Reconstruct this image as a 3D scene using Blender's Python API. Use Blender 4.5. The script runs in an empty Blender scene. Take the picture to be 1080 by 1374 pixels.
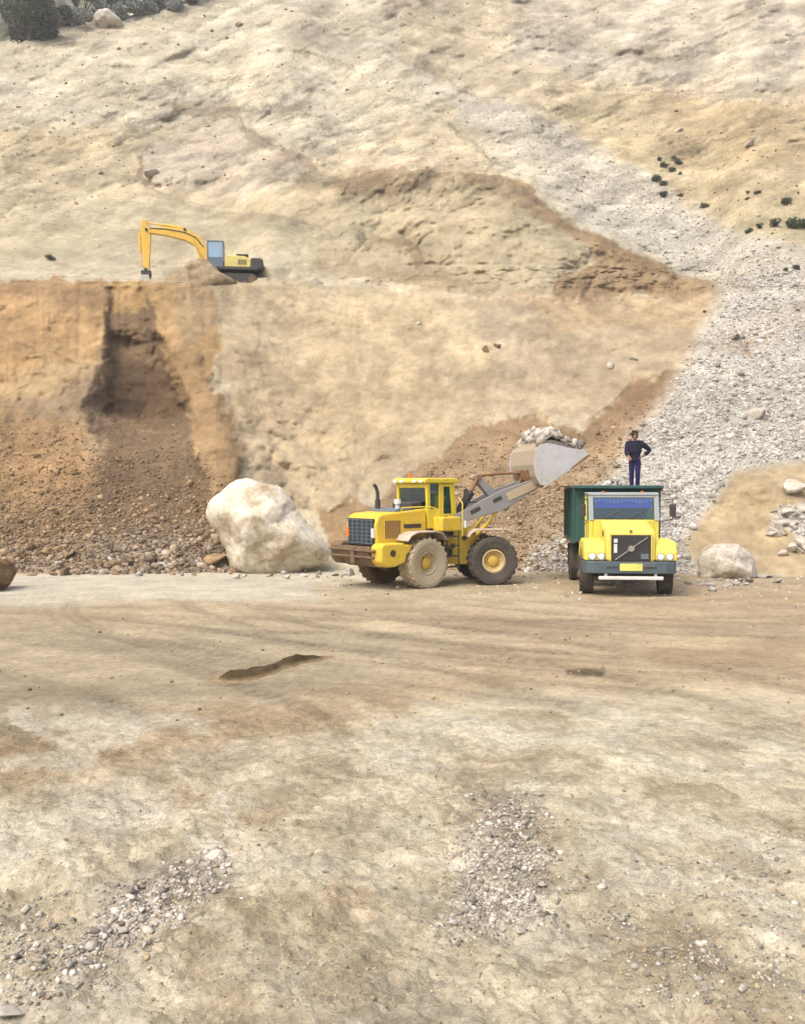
import bpy, bmesh, math, random
import numpy as np
from mathutils import Vector, Matrix, Euler
random.seed(7); rng = np.random.default_rng(7)
S = bpy.context.scene
COL = S.collection
R = math.radians
# ------------------------------------------------------------------ camera
F, H, CX, CY = 1250.0, 2.97, 540.0, 687.0        # focal length in photo pixels, eye height in metres
PITCH = math.atan(32.0 / F)
cam = bpy.data.cameras.new('camera'); co = bpy.data.objects.new('camera', cam); COL.objects.link(co)
co.location = (0, 0, H); co.rotation_euler = (R(90) - PITCH, 0, 0)
cam.sensor_fit = 'VERTICAL'; cam.sensor_height = 24; cam.lens = 24 * F / 1374
cam.clip_start = 0.1; cam.clip_end = 2000
S.camera = co
cp, sp = math.cos(PITCH), math.sin(PITCH)
def at(px, py, D):
    """point at forward distance D (metres along +Y) seen in direction (px,py); works on arrays"""
    a = (px - CX) / F; b = (CY - py) / F
    dy = cp + b * sp; dz = -sp + b * cp
    return D * a / dy, D + 0 * a, H + D * dz / dy
def ground_D(py):
    b = (CY - py) / F
    return -H * (cp + b * sp) / (-sp + b * cp)
# ------------------------------------------------------------------ noise
def _hash(ix, iy, iz, seed):
    h = (ix.astype(np.int64) * 374761393 + iy.astype(np.int64) * 668265263 + iz.astype(np.int64) * 2147483647 + seed * 974711) & 0xffffffff
    h = ((h ^ (h >> 13)) * 1274126177) & 0xffffffff
    h = (h ^ (h >> 16)) & 0xffffffff
    return h.astype(np.float64) / 4294967295.0
def vnoise(x, y, z, seed=0):
    x, y, z = np.broadcast_arrays(np.asarray(x, float), np.asarray(y, float), np.asarray(z, float))
    ix, iy, iz = np.floor(x), np.floor(y), np.floor(z)
    fx, fy, fz = x - ix, y - iy, z - iz
    fx, fy, fz = [t * t * t * (t * (t * 6 - 15) + 10) for t in (fx, fy, fz)]
    out = 0
    for a in (0, 1):
        for b in (0, 1):
            for c in (0, 1):
                w = (fx if a else 1 - fx) * (fy if b else 1 - fy) * (fz if c else 1 - fz)
                out = out + w * _hash(ix + a, iy + b, iz + c, seed)
    return out * 2 - 1
def fbm(x, y, z, octv=4, seed=0, gain=0.5, ridged=False):
    t, amp, tot = 0, 1.0, 0
    for i in range(octv):
        n = vnoise(x * 2 ** i + 17.3 * i, y * 2 ** i + 5.1 * i, z * 2 ** i + 9.7 * i, seed + i)
        if ridged: n = 1 - 2 * np.abs(n)
        t = t + amp * n; tot += amp; amp *= gain
    return t / tot
def sstep(a, b, x):
    t = np.clip((x - a) / (b - a), 0, 1); return t * t * (3 - 2 * t)
def line_y(px, pts):
    p = np.array(pts, float); return np.interp(px, p[:, 0], p[:, 1])
def poly_mask(px, py, poly, soft):
    """1 inside the polygon, 0 outside, soft edge of that many pixels"""
    P = np.array(poly, float); n = len(P)
    inside = np.zeros(px.shape, bool); dist = np.full(px.shape, 1e9)
    for i in range(n):
        x0, y0 = P[i]; x1, y1 = P[(i + 1) % n]
        ex, ey = x1 - x0, y1 - y0
        t = np.clip(((px - x0) * ex + (py - y0) * ey) / (ex * ex + ey * ey + 1e-9), 0, 1)
        dist = np.minimum(dist, np.hypot(px - x0 - t * ex, py - y0 - t * ey))
        c = ((y0 > py) != (y1 > py)) & (px < (x1 - x0) * (py - y0) / (y1 - y0 + 1e-12) + x0)
        inside ^= c
    return sstep(-soft, soft, np.where(inside, dist, -dist))
# ------------------------------------------------------------------ colours and materials
KALB = 0.66
def srgb(r, g, b, k=1.0):
    c = np.array([r, g, b]) / 255.0
    return np.where(c <= 0.04045, c / 12.92, ((c + 0.055) / 1.055) ** 2.4) * k
def lin(r, g, b, k=1.0): return tuple(float(v) for v in srgb(r, g, b, k)) + (1.0,)
def newmat(name):
    m = bpy.data.materials.new(name); m.use_nodes = True
    nt = m.node_tree; b = nt.nodes['Principled BSDF']
    return m, nt, b
def nd(nt, typ, **kw):
    n = nt.nodes.new(typ)
    for k, v in kw.items():
        if k in n.bl_rna.properties: setattr(n, k, v)
        else: n.inputs[k].default_value = v
    return n
def mixc(nt, fac, a, b, blend='MIX'):
    n = nt.nodes.new('ShaderNodeMix'); n.data_type = 'RGBA'; n.blend_type = blend
    for sock, v in ((n.inputs[0], fac), (n.inputs[6], a), (n.inputs[7], b)):
        if isinstance(v, (int, float)): sock.default_value = v
        elif isinstance(v, tuple): sock.default_value = v
        else: nt.links.new(v, sock)
    return n.outputs[2]
def ramp(nt, src, stops):
    n = nt.nodes.new('ShaderNodeValToRGB')
    while len(n.color_ramp.elements) < len(stops): n.color_ramp.elements.new(0.5)
    for e, (p, c) in zip(n.color_ramp.elements, stops):
        e.position = p; e.color = c if isinstance(c, tuple) else (c, c, c, 1)
    nt.links.new(src, n.inputs[0]); return n.outputs[0]
def noise(nt, vec, scale, detail=6, rough=0.6):
    n = nd(nt, 'ShaderNodeTexNoise', Scale=scale, Detail=detail, Roughness=rough)
    if vec is not None: nt.links.new(vec, n.inputs['Vector'])
    return n.outputs['Fac']
def soil_material(name, sc, bump=1.0, speck=0.5, con=1.0):
    """earth: the soil kind of each spot comes from the mesh attribute 'soil', grain and clods from noise in world space"""
    m, nt, b = newmat(name)
    g = nt.nodes.new('ShaderNodeNewGeometry').outputs['Position']
    at_ = nd(nt, 'ShaderNodeAttribute', attribute_name='soil')
    st = nd(nt, 'ShaderNodeAttribute', attribute_name='stone')
    big = noise(nt, g, 0.35 * sc, 8, 0.65); mid = noise(nt, g, 2.2 * sc, 8, 0.7); fine = noise(nt, g, 14 * sc, 5, 0.7)
    c = mixc(nt, 1.0, at_.outputs['Color'], ramp(nt, big, [(0.3, (0.80, 0.78, 0.74, 1)), (0.7, (1.18, 1.17, 1.15, 1))]), 'MULTIPLY')
    c = mixc(nt, 1.0, c, ramp(nt, mid, [(0.3, (1 - .28 * con, 1 - .30 * con, 1 - .33 * con, 1)), (0.52, (1.0, 1.0, 1.0, 1)), (0.72, (1 + .22 * con, 1 + .22 * con, 1 + .21 * con, 1))]), 'MULTIPLY')
    c = mixc(nt, speck, c, ramp(nt, fine, [(0.3, (1 - .4 * con, 1 - .42 * con, 1 - .44 * con, 1)), (0.5, (1, 1, 1, 1)), (0.72, (1 + .3 * con, 1 + .3 * con, 1 + .28 * con, 1))]), 'MULTIPLY')
    v = nd(nt, 'ShaderNodeTexVoronoi', Scale=4.5 * sc); nt.links.new(g, v.inputs['Vector'])
    vcol = ramp(nt, v.outputs['Color'], [(0.0, (0.62, 0.60, 0.58, 1)), (0.45, (0.95, 0.94, 0.93, 1)), (1.0, (1.38, 1.38, 1.38, 1))])
    c2 = mixc(nt, 1.0, c, vcol, 'MULTIPLY')
    mm = nd(nt, 'ShaderNodeMath', operation='MULTIPLY'); nt.links.new(st.outputs['Fac'], mm.inputs[0]); mm.inputs[1].default_value = 0.9
    c = mixc(nt, mm.outputs[0], c, c2)
    nt.links.new(c, b.inputs['Base Color'])
    b.inputs['Roughness'].default_value = 0.95; b.inputs['Specular IOR Level'].default_value = 0.15
    hs = nd(nt, 'ShaderNodeMath', operation='MULTIPLY_ADD'); nt.links.new(mid, hs.inputs[0]); hs.inputs[1].default_value = 1.6; nt.links.new(fine, hs.inputs[2])
    vd = nd(nt, 'ShaderNodeMath', operation='MULTIPLY'); nt.links.new(v.outputs['Distance'], vd.inputs[0]); nt.links.new(st.outputs['Fac'], vd.inputs[1])
    hh = nd(nt, 'ShaderNodeMath', operation='SUBTRACT'); nt.links.new(hs.outputs[0], hh.inputs[0]); nt.links.new(vd.outputs[0], hh.inputs[1])
    bp = nd(nt, 'ShaderNodeBump', Strength=0.75 * bump, Distance=0.16 / sc); nt.links.new(hh.outputs[0], bp.inputs['Height'])
    nt.links.new(bp.outputs[0], b.inputs['Normal'])
    return m
def rock_material(name, ca, cb, cc, sc=1.0, rnd=0.25, cracks=0.0):
    m, nt, b = newmat(name)
    tc = nt.nodes.new('ShaderNodeTexCoord').outputs['Object']
    n1 = noise(nt, tc, 1.3 * sc, 8, 0.65); n2 = noise(nt, tc, 7 * sc, 6, 0.7)
    c = ramp(nt, n1, [(0.32, cb), (0.5, ca), (0.72, cc)])
    c = mixc(nt, 0.8, c, ramp(nt, n2, [(0.3, (0.6, 0.57, 0.53, 1)), (0.55, (1, 1, 1, 1)), (0.75, (1.2, 1.2, 1.2, 1))]), 'MULTIPLY')
    isl = nd(nt, 'ShaderNodeAttribute', attribute_name='tint')
    if rnd: c = mixc(nt, 1.0, c, ramp(nt, isl.outputs['Fac'], [(0.0, 1 - rnd * 1.3), (1.0, 1 + rnd)]), 'MULTIPLY')
    nt.links.new(c, b.inputs['Base Color']); b.inputs['Roughness'].default_value = 0.92; b.inputs['Specular IOR Level'].default_value = 0.2
    bp = nd(nt, 'ShaderNodeBump', Strength=0.6 + .4 * bool(cracks), Distance=0.08 / sc); nt.links.new(n2, bp.inputs['Height']); nt.links.new(bp.outputs[0], b.inputs['Normal'])
    if cracks:
        ad = mixc(nt, 0.35, tc, nd(nt, 'ShaderNodeTexNoise', Scale=1.6, Detail=5.0).outputs['Color'], 'ADD')
        v1 = nd(nt, 'ShaderNodeTexVoronoi', feature='DISTANCE_TO_EDGE', Scale=cracks); nt.links.new(ad, v1.inputs['Vector'])
        v2 = nd(nt, 'ShaderNodeTexVoronoi', feature='F1', Scale=cracks * 1.4); nt.links.new(ad, v2.inputs['Vector'])
        cr = ramp(nt, v1.outputs['Distance'], [(0.0, 0.0), (0.05, 1.0)])
        hm = nd(nt, 'ShaderNodeMath', operation='MULTIPLY_ADD'); nt.links.new(v2.outputs['Distance'], hm.inputs[0]); hm.inputs[1].default_value = 1.6; nt.links.new(cr, hm.inputs[2])
        b2 = nd(nt, 'ShaderNodeBump', Strength=0.8, Distance=0.22); nt.links.new(hm.outputs[0], b2.inputs['Height']); nt.links.new(bp.outputs[0], b2.inputs['Normal']); nt.links.new(b2.outputs[0], b.inputs['Normal'])
    return m
DUST = lin(196, 172, 132, 0.62)
def paint(name, col, dust=0.35, rough=0.45, metal=0.0, low=0.0, spec=0.5, grime=True):
    """paint, rubber or steel under quarry dust (more of it low down)"""
    m, nt, b = newmat(name)
    g = nt.nodes.new('ShaderNodeNewGeometry').outputs['Position']
    n1 = noise(nt, g, 2.6, 8, 0.7); n2 = noise(nt, g, 22, 4, 0.7)
    ad = nd(nt, 'ShaderNodeMath', operation='MULTIPLY_ADD'); nt.links.new(n2, ad.inputs[0]); ad.inputs[1].default_value = 0.35; nt.links.new(n1, ad.inputs[2])
    sx = nt.nodes.new('ShaderNodeSeparateXYZ'); nt.links.new(g, sx.inputs[0])
    mr = nd(nt, 'ShaderNodeMapRange'); nt.links.new(sx.outputs['Z'], mr.inputs[0])
    mr.inputs[1].default_value = 0.0; mr.inputs[2].default_value = 1.6; mr.inputs[3].default_value = low; mr.inputs[4].default_value = 0
    sm = nd(nt, 'ShaderNodeMath', operation='ADD'); nt.links.new(ad.outputs[0], sm.inputs[0]); nt.links.new(mr.outputs[0], sm.inputs[1])
    k = ramp(nt, sm.outputs[0], [(max(0.0, 0.86 - dust), 0.02 + 0.3 * dust), (min(1.0, 1.12 - dust), min(0.95, 0.15 + dust * 0.9))])
    n3 = noise(nt, g, 7.0, 6, 0.75); gr_ = ramp(nt, n3, [(0.56, 0.0), (0.74, 0.65 if grime else 0.0)])
    c0 = mixc(nt, gr_, col, tuple(v * .35 + .02 for v in col[:3]) + (1,))
    c = mixc(nt, k, c0, DUST)
    nt.links.new(c, b.inputs['Base Color'])
    rr = nd(nt, 'ShaderNodeMapRange'); nt.links.new(k, rr.inputs[0]); rr.inputs[3].default_value = rough; rr.inputs[4].default_value = 0.9
    nt.links.new(rr.outputs[0], b.inputs['Roughness']); b.inputs['Metallic'].default_value = metal; b.inputs['Specular IOR Level'].default_value = spec
    return m
def glassmat(name, tint, fac):
    m, nt, b = newmat(name)
    nt.nodes.remove(b); out = nt.nodes['Material Output']
    t = nd(nt, 'ShaderNodeBsdfTransparent'); t.inputs[0].default_value = tint
    g = nd(nt, 'ShaderNodeBsdfGlossy', Roughness=0.06); g.inputs[0].default_value = (0.9, 0.95, 0.95, 1)
    fr = nd(nt, 'ShaderNodeLayerWeight', Blend=0.35)
    mr = nd(nt, 'ShaderNodeMapRange'); nt.links.new(fr.outputs['Facing'], mr.inputs[0]); mr.inputs[3].default_value = fac; mr.inputs[4].default_value = 0.8
    mx = nt.nodes.new('ShaderNodeMixShader'); nt.links.new(mr.outputs[0], mx.inputs[0]); nt.links.new(t.outputs[0], mx.inputs[1]); nt.links.new(g.outputs[0], mx.inputs[2])
    nt.links.new(mx.outputs[0], out.inputs[0]); return m
M = dict(
    yellow=paint('yellow_paint', lin(238, 200, 36, 0.95), 0.27, 0.4, low=0.12),
    cabyellow=paint('pale_yellow_paint', lin(236, 214, 60, 0.9), 0.22, 0.42),
    truckyellow=paint('truck_yellow_paint', lin(238, 222, 86, 0.92), 0.28, 0.35, low=0.08),
    excyellow=paint('excavator_yellow_paint', lin(234, 190, 62, 0.95), 0.27, 0.4),
    excpale=paint('excavator_cream_paint', lin(226, 214, 120, 0.9), 0.25, 0.45),
    armgrey=paint('blue_grey_arm_paint', lin(132, 140, 150, 0.8), 0.32, 0.5),
    bucket=paint('worn_bucket_steel', lin(196, 200, 206, 0.9), 0.3, 0.5),
    dark=paint('dark_steel', lin(44, 44, 46), 0.12, 0.5),
    grille=paint('grille_blue_black', lin(34, 44, 58), 0.05, 0.45),
    bar2=paint('pale_grille_bar', lin(128, 146, 160), 0.15, 0.4),
    bar=paint('grille_bar_grey', lin(92, 108, 124), 0.15, 0.4),
    mudshadebrown=paint('mud_shade_brown_steel', lin(92, 70, 48), 0.25, 0.7),
    rubber=paint('black_rubber', lin(62, 62, 62), 0.2, 0.8, low=0.02, spec=0.2),
    dustrubber=paint('dust_caked_rubber', lin(186, 172, 146, .85), 0.12, 0.9, spec=0.1),
    fender=paint('dusty_pink_white_paint', lin(212, 196, 184, 0.9), 0.4, 0.6),
    mudtyre=paint('mud_brown_rubber', lin(96, 76, 54), 0.3, 0.9, spec=0.1),
    bucketback=paint('dusty_bucket_steel', lin(176, 168, 156, 0.9), 0.45, 0.7),
    frame=paint('grey_white_frame', lin(158, 170, 178, 0.8), 0.25, 0.5),
    lining=paint('teal_cab_lining', lin(70, 100, 130, .7), 0.1, 0.8),
    rim=paint('cream_rim', lin(214, 190, 140, 0.9), 0.3, 0.6),
    hub=paint('yellow_hub', lin(214, 176, 70, 0.9), 0.25, 0.6),
    green=paint('dark_green_paint', lin(12, 86, 82, 0.8), 0.12, 0.45),
    bumper=paint('blue_grey_bumper_paint', lin(66, 86, 98), 0.16, 0.45),
    white=paint('white_paint', lin(222, 222, 220, 0.9), 0.15, 0.45),
    chrome=paint('chrome', lin(205, 208, 212), 0.06, 0.2, metal=0.9),
    lamp=paint('lamp_glass', lin(226, 232, 235), 0.03, 0.1),
    plate=paint('yellow_plate', lin(214, 214, 110), 0.1, 0.5),
    blue=paint('blue_velvet', lin(44, 36, 190), 0.0, 0.7),
    violet=paint('violet_fringe', lin(120, 100, 200), 0.0, 0.7),
    seat=paint('dark_seat_cloth', lin(38, 38, 44), 0.05, 0.8),
    rust=paint('rusty_steel', lin(120, 84, 58), 0.25, 0.8),
    orange=paint('orange_lamp', lin(230, 120, 20), 0.05, 0.3),
    glass=glassmat('smoked_window_glass', (0.42, 0.55, 0.50, 1), 0.16),
    screen=glassmat('windscreen_glass', (0.74, 0.92, 0.90, 1), 0.05),
    cabglass=glassmat('blue_cab_glass', (0.45, 0.68, 0.78, 1), 0.35),
    skin=paint('skin', lin(150, 104, 78), 0.0, 0.6),
    cloth=paint('navy_cloth', lin(34, 34, 82), 0.03, 0.9, spec=0.1),
    shirt=paint('black_navy_shirt', lin(30, 33, 56), 0.03, 0.9, spec=0.1),
    hair=paint('black_hair', lin(24, 20, 18), 0.0, 0.6),
    eye=paint('eye_white', lin(210, 205, 200), 0.0, 0.3),
)
# ------------------------------------------------------------------ mesh builder
class MB:
    def __init__(s, mat=None): s.v = []; s.f = []; s.m = mat or Matrix.Identity(4)
    def add(s, vs, fs, mat=None):
        o = len(s.v); mm = s.m @ mat if mat else s.m
        s.v += [tuple(mm @ Vector(p)) for p in vs]; s.f += [tuple(i + o for i in q) for q in fs]; return s
    def box(s, x0, x1, y0, y1, z0, z1, mat=None):
        vs = [(x, y, z) for x in (x0, x1) for y in (y0, y1) for z in (z0, z1)]
        return s.add(vs, [(0, 1, 3, 2), (4, 6, 7, 5), (0, 4, 5, 1), (2, 3, 7, 6), (0, 2, 6, 4), (1, 5, 7, 3)], mat)
    def prism(s, poly, y0, y1, mat=None):
        n = len(poly); vs = [(x, y0, z) for x, z in poly] + [(x, y1, z) for x, z in poly]
        fs = [tuple(range(n))[::-1], tuple(range(n, 2 * n))] + [(i, (i + 1) % n, n + (i + 1) % n, n + i) for i in range(n)]
        return s.add(vs, fs, mat)
    def plan(s, poly, z0, z1):
        n = len(poly); vs = [(x, y, z0) for x, y in poly] + [(x, y, z1) for x, y in poly]
        fs = [tuple(range(n))[::-1], tuple(range(n, 2 * n))] + [(i, (i + 1) % n, n + (i + 1) % n, n + i) for i in range(n)]
        return s.add(vs, fs)
    def cyl(s, p0, p1, r0, r1=None, n=14):
        r1 = r0 if r1 is None else r1
        p0, p1 = Vector(p0), Vector(p1); d = (p1 - p0).normalized()
        a = d.orthogonal().normalized(); b = d.cross(a)
        vs = []
        for p, r in ((p0, r0), (p1, r1)):
            for i in range(n):
                t = 2 * math.pi * i / n; vs.append(tuple(p + a * r * math.cos(t) + b * r * math.sin(t)))
        fs = [(i, (i + 1) % n, n + (i + 1) % n, n + i) for i in range(n)] + [tuple(range(n))[::-1], tuple(range(n, 2 * n))]
        return s.add(vs, fs)
    def tube(s, pts, r, n=10):
        for a, b in zip(pts[:-1], pts[1:]): s.cyl(a, b, r, r, n)
        return s
    def lathe(s, prof, c, n=36):
        """closed profile [(radius, y)] turned about the y axis through c"""
        k = len(prof); vs = []
        for i in range(n):
            t = 2 * math.pi * i / n
            for r, y in prof: vs.append((c[0] + r * math.cos(t), c[1] + y, c[2] + r * math.sin(t)))
        fs = [(i * k + j, i * k + (j + 1) % k, ((i + 1) % n) * k + (j + 1) % k, ((i + 1) % n) * k + j) for i in range(n) for j in range(k)]
        return s.add(vs, fs)
    def build(s, name, mat, parent=None, bevel=0.0, smooth=False, label=None):
        me = bpy.data.meshes.new(name); me.from_pydata(s.v, [], s.f)
        bm = bmesh.new(); bm.from_mesh(me); bmesh.ops.recalc_face_normals(bm, faces=bm.faces); bm.to_mesh(me); bm.free()
        me.materials.append(mat)
        if smooth: me.shade_smooth() if not bevel else None
        o = bpy.data.objects.new(name, me); COL.objects.link(o)
        if parent: o.parent = parent
        if bevel:
            md = o.modifiers.new('bevel', 'BEVEL'); md.width = bevel; md.segments = 2; md.limit_method = 'ANGLE'; md.angle_limit = R(40)
        if label: o['label'] = label
        return o
def tag(o, label, cat, group=None, kind=None):
    if label: o['label'] = label
    if cat: o['category'] = cat
    if group: o['group'] = group
    if kind: o['kind'] = kind
    return o
def empty(name, loc, rz=0):
    o = bpy.data.objects.new(name, None); COL.objects.link(o); o.location = loc; o.rotation_euler = (0, 0, rz); o.empty_display_size = 0.3
    return o
def mesh_from_arrays(name, V, Fq, mat, attrs=None, smooth=True):
    me = bpy.data.meshes.new(name)
    V = np.ascontiguousarray(V, dtype=np.float32); Fq = np.ascontiguousarray(Fq, dtype=np.int32); k = Fq.shape[1]
    me.vertices.add(len(V)); me.vertices.foreach_set('co', V.ravel())
    me.loops.add(Fq.size); me.loops.foreach_set('vertex_index', Fq.ravel())
    me.polygons.add(len(Fq)); me.polygons.foreach_set('loop_start', np.arange(0, Fq.size, k, dtype=np.int32))
    if smooth: me.polygons.foreach_set('use_smooth', np.ones(len(Fq), bool))
    me.update(calc_edges=True)
    for nm, arr in (attrs or {}).items():
        arr = np.asarray(arr, dtype=np.float32)
        if arr.ndim == 2:
            a = me.attributes.new(nm, 'FLOAT_COLOR', 'POINT'); a.data.foreach_set('color', np.c_[arr, np.ones(len(arr))].astype(np.float32).ravel())
        else:
            a = me.attributes.new(nm, 'FLOAT', 'POINT'); a.data.foreach_set('value', arr)
    me.materials.append(mat)
    o = bpy.data.objects.new(name, me); COL.objects.link(o); return o
def grid_faces(nr, nc):
    i = np.arange(nr - 1)[:, None] * nc + np.arange(nc - 1)[None, :]; i = i.ravel()
    return np.c_[i, i + 1, i + nc + 1, i + nc]
def blend(base, mask, col): return base * (1 - mask[..., None]) + np.asarray(col) * mask[..., None]
# ================================================================== terrain
# depth of the slope (metres along +Y) at anchor columns: (photo row, depth)
TAB = {
 -500: [(830, 29.5), (770, 31.5), (650, 36), (550, 41), (450, 45), (372, 49), (250, 62), (60, 90), (-250, 150)],
    0: [(830, 30), (772, 32), (660, 37), (545, 43), (500, 44.5), (440, 48), (372, 51), (340, 56), (250, 70), (120, 90), (60, 102), (0, 112), (-250, 160)],
  130: [(830, 30), (772, 32), (660, 37.2), (545, 43), (485, 45.5), (440, 48.5), (374, 52), (340, 57), (250, 70), (120, 90), (40, 106), (0, 112), (-250, 160)],
  190: [(830, 30), (772, 32), (660, 37.4), (552, 43.4), (480, 46), (420, 49.5), (374, 52), (340, 57), (250, 70), (120, 92), (0, 114), (-250, 160)],
  290: [(830, 30.5), (770, 32.6), (650, 37), (560, 41.5), (450, 47.5), (376, 53), (330, 58), (250, 71), (120, 94), (0, 116), (-250, 162)],
  400: [(830, 31), (770, 33.5), (690, 37), (550, 44.5), (450, 50), (395, 54), (330, 60), (250, 68), (200, 80), (100, 97), (0, 117), (-250, 165)],
  560: [(830, 31), (775, 33), (700, 36.5), (600, 42), (500, 48), (395, 55), (300, 61), (228, 67), (150, 82), (60, 98), (0, 110), (-250, 160)],
  700: [(830, 31), (775, 33), (700, 36), (600, 41.5), (500, 47.5), (400, 54), (300, 60.5), (240, 65), (140, 88), (60, 104), (0, 118), (-250, 168)],
  800: [(830, 31), (775, 32.7), (650, 37.8), (520, 46), (405, 54), (330, 58), (280, 66), (135, 92), (60, 107), (0, 120), (-250, 170)],
  900: [(830, 30.5), (772, 32), (650, 37.2), (500, 46), (400, 54), (365, 57), (250, 71), (135, 92), (60, 107), (0, 120), (-250, 170)],
 1000: [(830, 30), (775, 31.3), (650, 36.6), (500, 45.2), (400, 53), (380, 55), (250, 72), (135, 93), (0, 119), (-250, 168)],
 1080: [(830, 29.8), (778, 31), (650, 36), (500, 44.4), (400, 52.3), (380, 54.5), (250, 71), (135, 92), (0, 117), (-250, 166)],
 1600: [(830, 29), (778, 30), (650, 35), (500, 43), (400, 51), (250, 68), (135, 88), (0, 112), (-250, 160)],
}
pxs = np.r_[np.linspace(-520, -30, 60), np.arange(-24, 1105, 2.0), np.linspace(1115, 1620, 60)]
pys = np.r_[np.linspace(-250, -30, 40), np.arange(-24, 356, 2.0), np.arange(356, 384, 0.7), np.arange(384, 835, 2.0)]
PX, PY = np.meshgrid(pxs, pys)
cols = sorted(TAB)
tabD = np.stack([np.interp(pys, *np.array(sorted(TAB[c])).T) for c in cols])   # (ncol, nrow)
k = np.exp(-np.linspace(-2, 2, 17) ** 2); k /= k.sum()
tabD = np.stack([np.convolve(np.pad(r, 8, mode='reflect', reflect_type='odd'), k, 'valid') for r in tabD])
idx = np.clip(np.searchsorted(cols, pxs) - 1, 0, len(cols) - 2)
ca = np.array(cols, float); tt = (pxs - ca[idx]) / (ca[idx + 1] - ca[idx]); tt = tt * tt * (3 - 2 * tt) * 0.5 + tt * 0.5
D = (tabD[idx] * (1 - tt[:, None]) + tabD[idx + 1] * tt[:, None]).T
# wandering of every line drawn below, so that no edge is ruled
WX = PX + 9 * fbm(PX / 40, PY / 40, 0.3, 5, 11, .6); WY = PY + 8 * fbm(PX / 34, PY / 30, 4.4, 5, 21, .6)
def step_up(pts, amount, soft=3.0, x0=None, x1=None, fade=50.0, wob=1.0, dec=None):
    """ground above this line lies farther back: a crest or rim with a terrace behind it"""
    y = line_y(PX, pts); m = sstep(-soft, soft, y - (PY + (WY - PY) * wob))
    if x0 is not None: m = m * sstep(x0 - fade, x0 + fade, PX)
    if x1 is not None: m = m * (1 - sstep(x1 - fade, x1 + fade, PX))
    if dec: m = m * np.exp(-np.maximum(y - PY, 0) / dec)
    return amount * m
def below(pts, amount, decay, x0, x1, soft=3.0, fade=25.0):
    """hollow cut in under a line, running out again lower down"""
    d = (WY) - line_y(PX, pts)
    return amount * sstep(-soft, soft, d) * np.exp(-np.maximum(d, 0) / decay) * sstep(x0 - fade, x0 + fade, PX) * (1 - sstep(x1 - fade, x1 + fade, PX))
RIM = [(-520, 372), (0, 366), (70, 376), (180, 374), (285, 376), (330, 380), (420, 392)]
D = D + step_up(RIM, 6.0, 2.5, None, 330, 45, 0.35)
MOUND = [(380, 250), (430, 245), (480, 240), (530, 226), (570, 221), (620, 232), (680, 238), (740, 285), (800, 318), (870, 350), (960, 385), (1010, 396)]
D = D + step_up(MOUND, 8.0, 4, 430, 980, 40)
UPPER = [(480, 50), (560, 95), (640, 130), (720, 136), (830, 124), (950, 125), (1080, 138), (1620, 150)]
D = D + step_up(UPPER, 8.0, 4, 540, None, 50)
TERR = [(300, 374), (400, 382), (480, 378), (560, 386), (640, 397), (760, 402), (960, 398), (1040, 394)]
D = D + step_up(TERR, 1.5, 4, 380, 950, 50, 2.0)
CREST = [(-520, 80), (12, 60), (50, 44), (80, 32), (150, 24), (200, 14), (262, -2), (300, -30), (420, -90), (800, -260)]
D = D + step_up(CREST, 14.0, 3)
D = D + step_up([(0, 300), (30, 268), (90, 245), (180, 240), (230, 268), (300, 284), (360, 286), (420, 300), (480, 336)], 3.0, 3, 20, 440, 30, 1, 90)
D = D + step_up([(470, 350), (490, 325), (530, 312), (560, 330), (575, 355)], 1.8, 3, 480, 560, 15, 1, 30)
D = D + step_up([(300, 150), (330, 172), (370, 196), (425, 222)], 2.6, 3, 315, 410, 15, 1, 50)
D = D + step_up([(480, 118), (540, 135), (600, 165), (660, 215), (700, 240)], 3.4, 4, 500, 670, 40, 1, 80)
D = D - 1.0 * poly_mask(2 * WX - PX, 2 * WY - PY, [(236, 128), (300, 126), (322, 140), (318, 160), (270, 158), (232, 146)], 9) - 1.6 * poly_mask(WX, WY, [(186, 205), (320, 160), (345, 215), (330, 240), (205, 246)], 8)
D = D + step_up([(225, 128), (325, 134)], 1.0, 3, 240, 318, 12, 2, 14) + step_up([(225, 144), (325, 150)], 0.7, 3, 240, 318, 12, 2, 10)
# the dark hollow dug under the excavator, its walls and the ledge at its left
HOL = [(143, 388), (160, 378), (203, 384), (206, 440), (218, 482), (240, 520), (250, 556), (200, 562), (148, 556), (140, 500), (147, 450)]
HWX, HWY = WX + (WX - PX) * .7, WY + (WY - PY) * .7
LOW = [(150, 455), (212, 455), (226, 500), (246, 540), (256, 572), (200, 580), (136, 576), (122, 540), (140, 500)]
hol = poly_mask(HWX, HWY, HOL, 8); holb = poly_mask(HWX, HWY, LOW, 16)
D = D + 0.9 * hol * sstep(385, 500, PY) + 0.5 * hol + 1.5 * holb
D = D + below([(-20, 445), (60, 470), (120, 490), (150, 480)], -0.9, 60, -40, 140)
D = D - 0.9 * poly_mask(WX + (WX - PX), WY + (WY - PY), [(225, 470), (262, 470), (296, 540), (322, 610), (318, 665), (276, 670), (250, 580)], 14)
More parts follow.
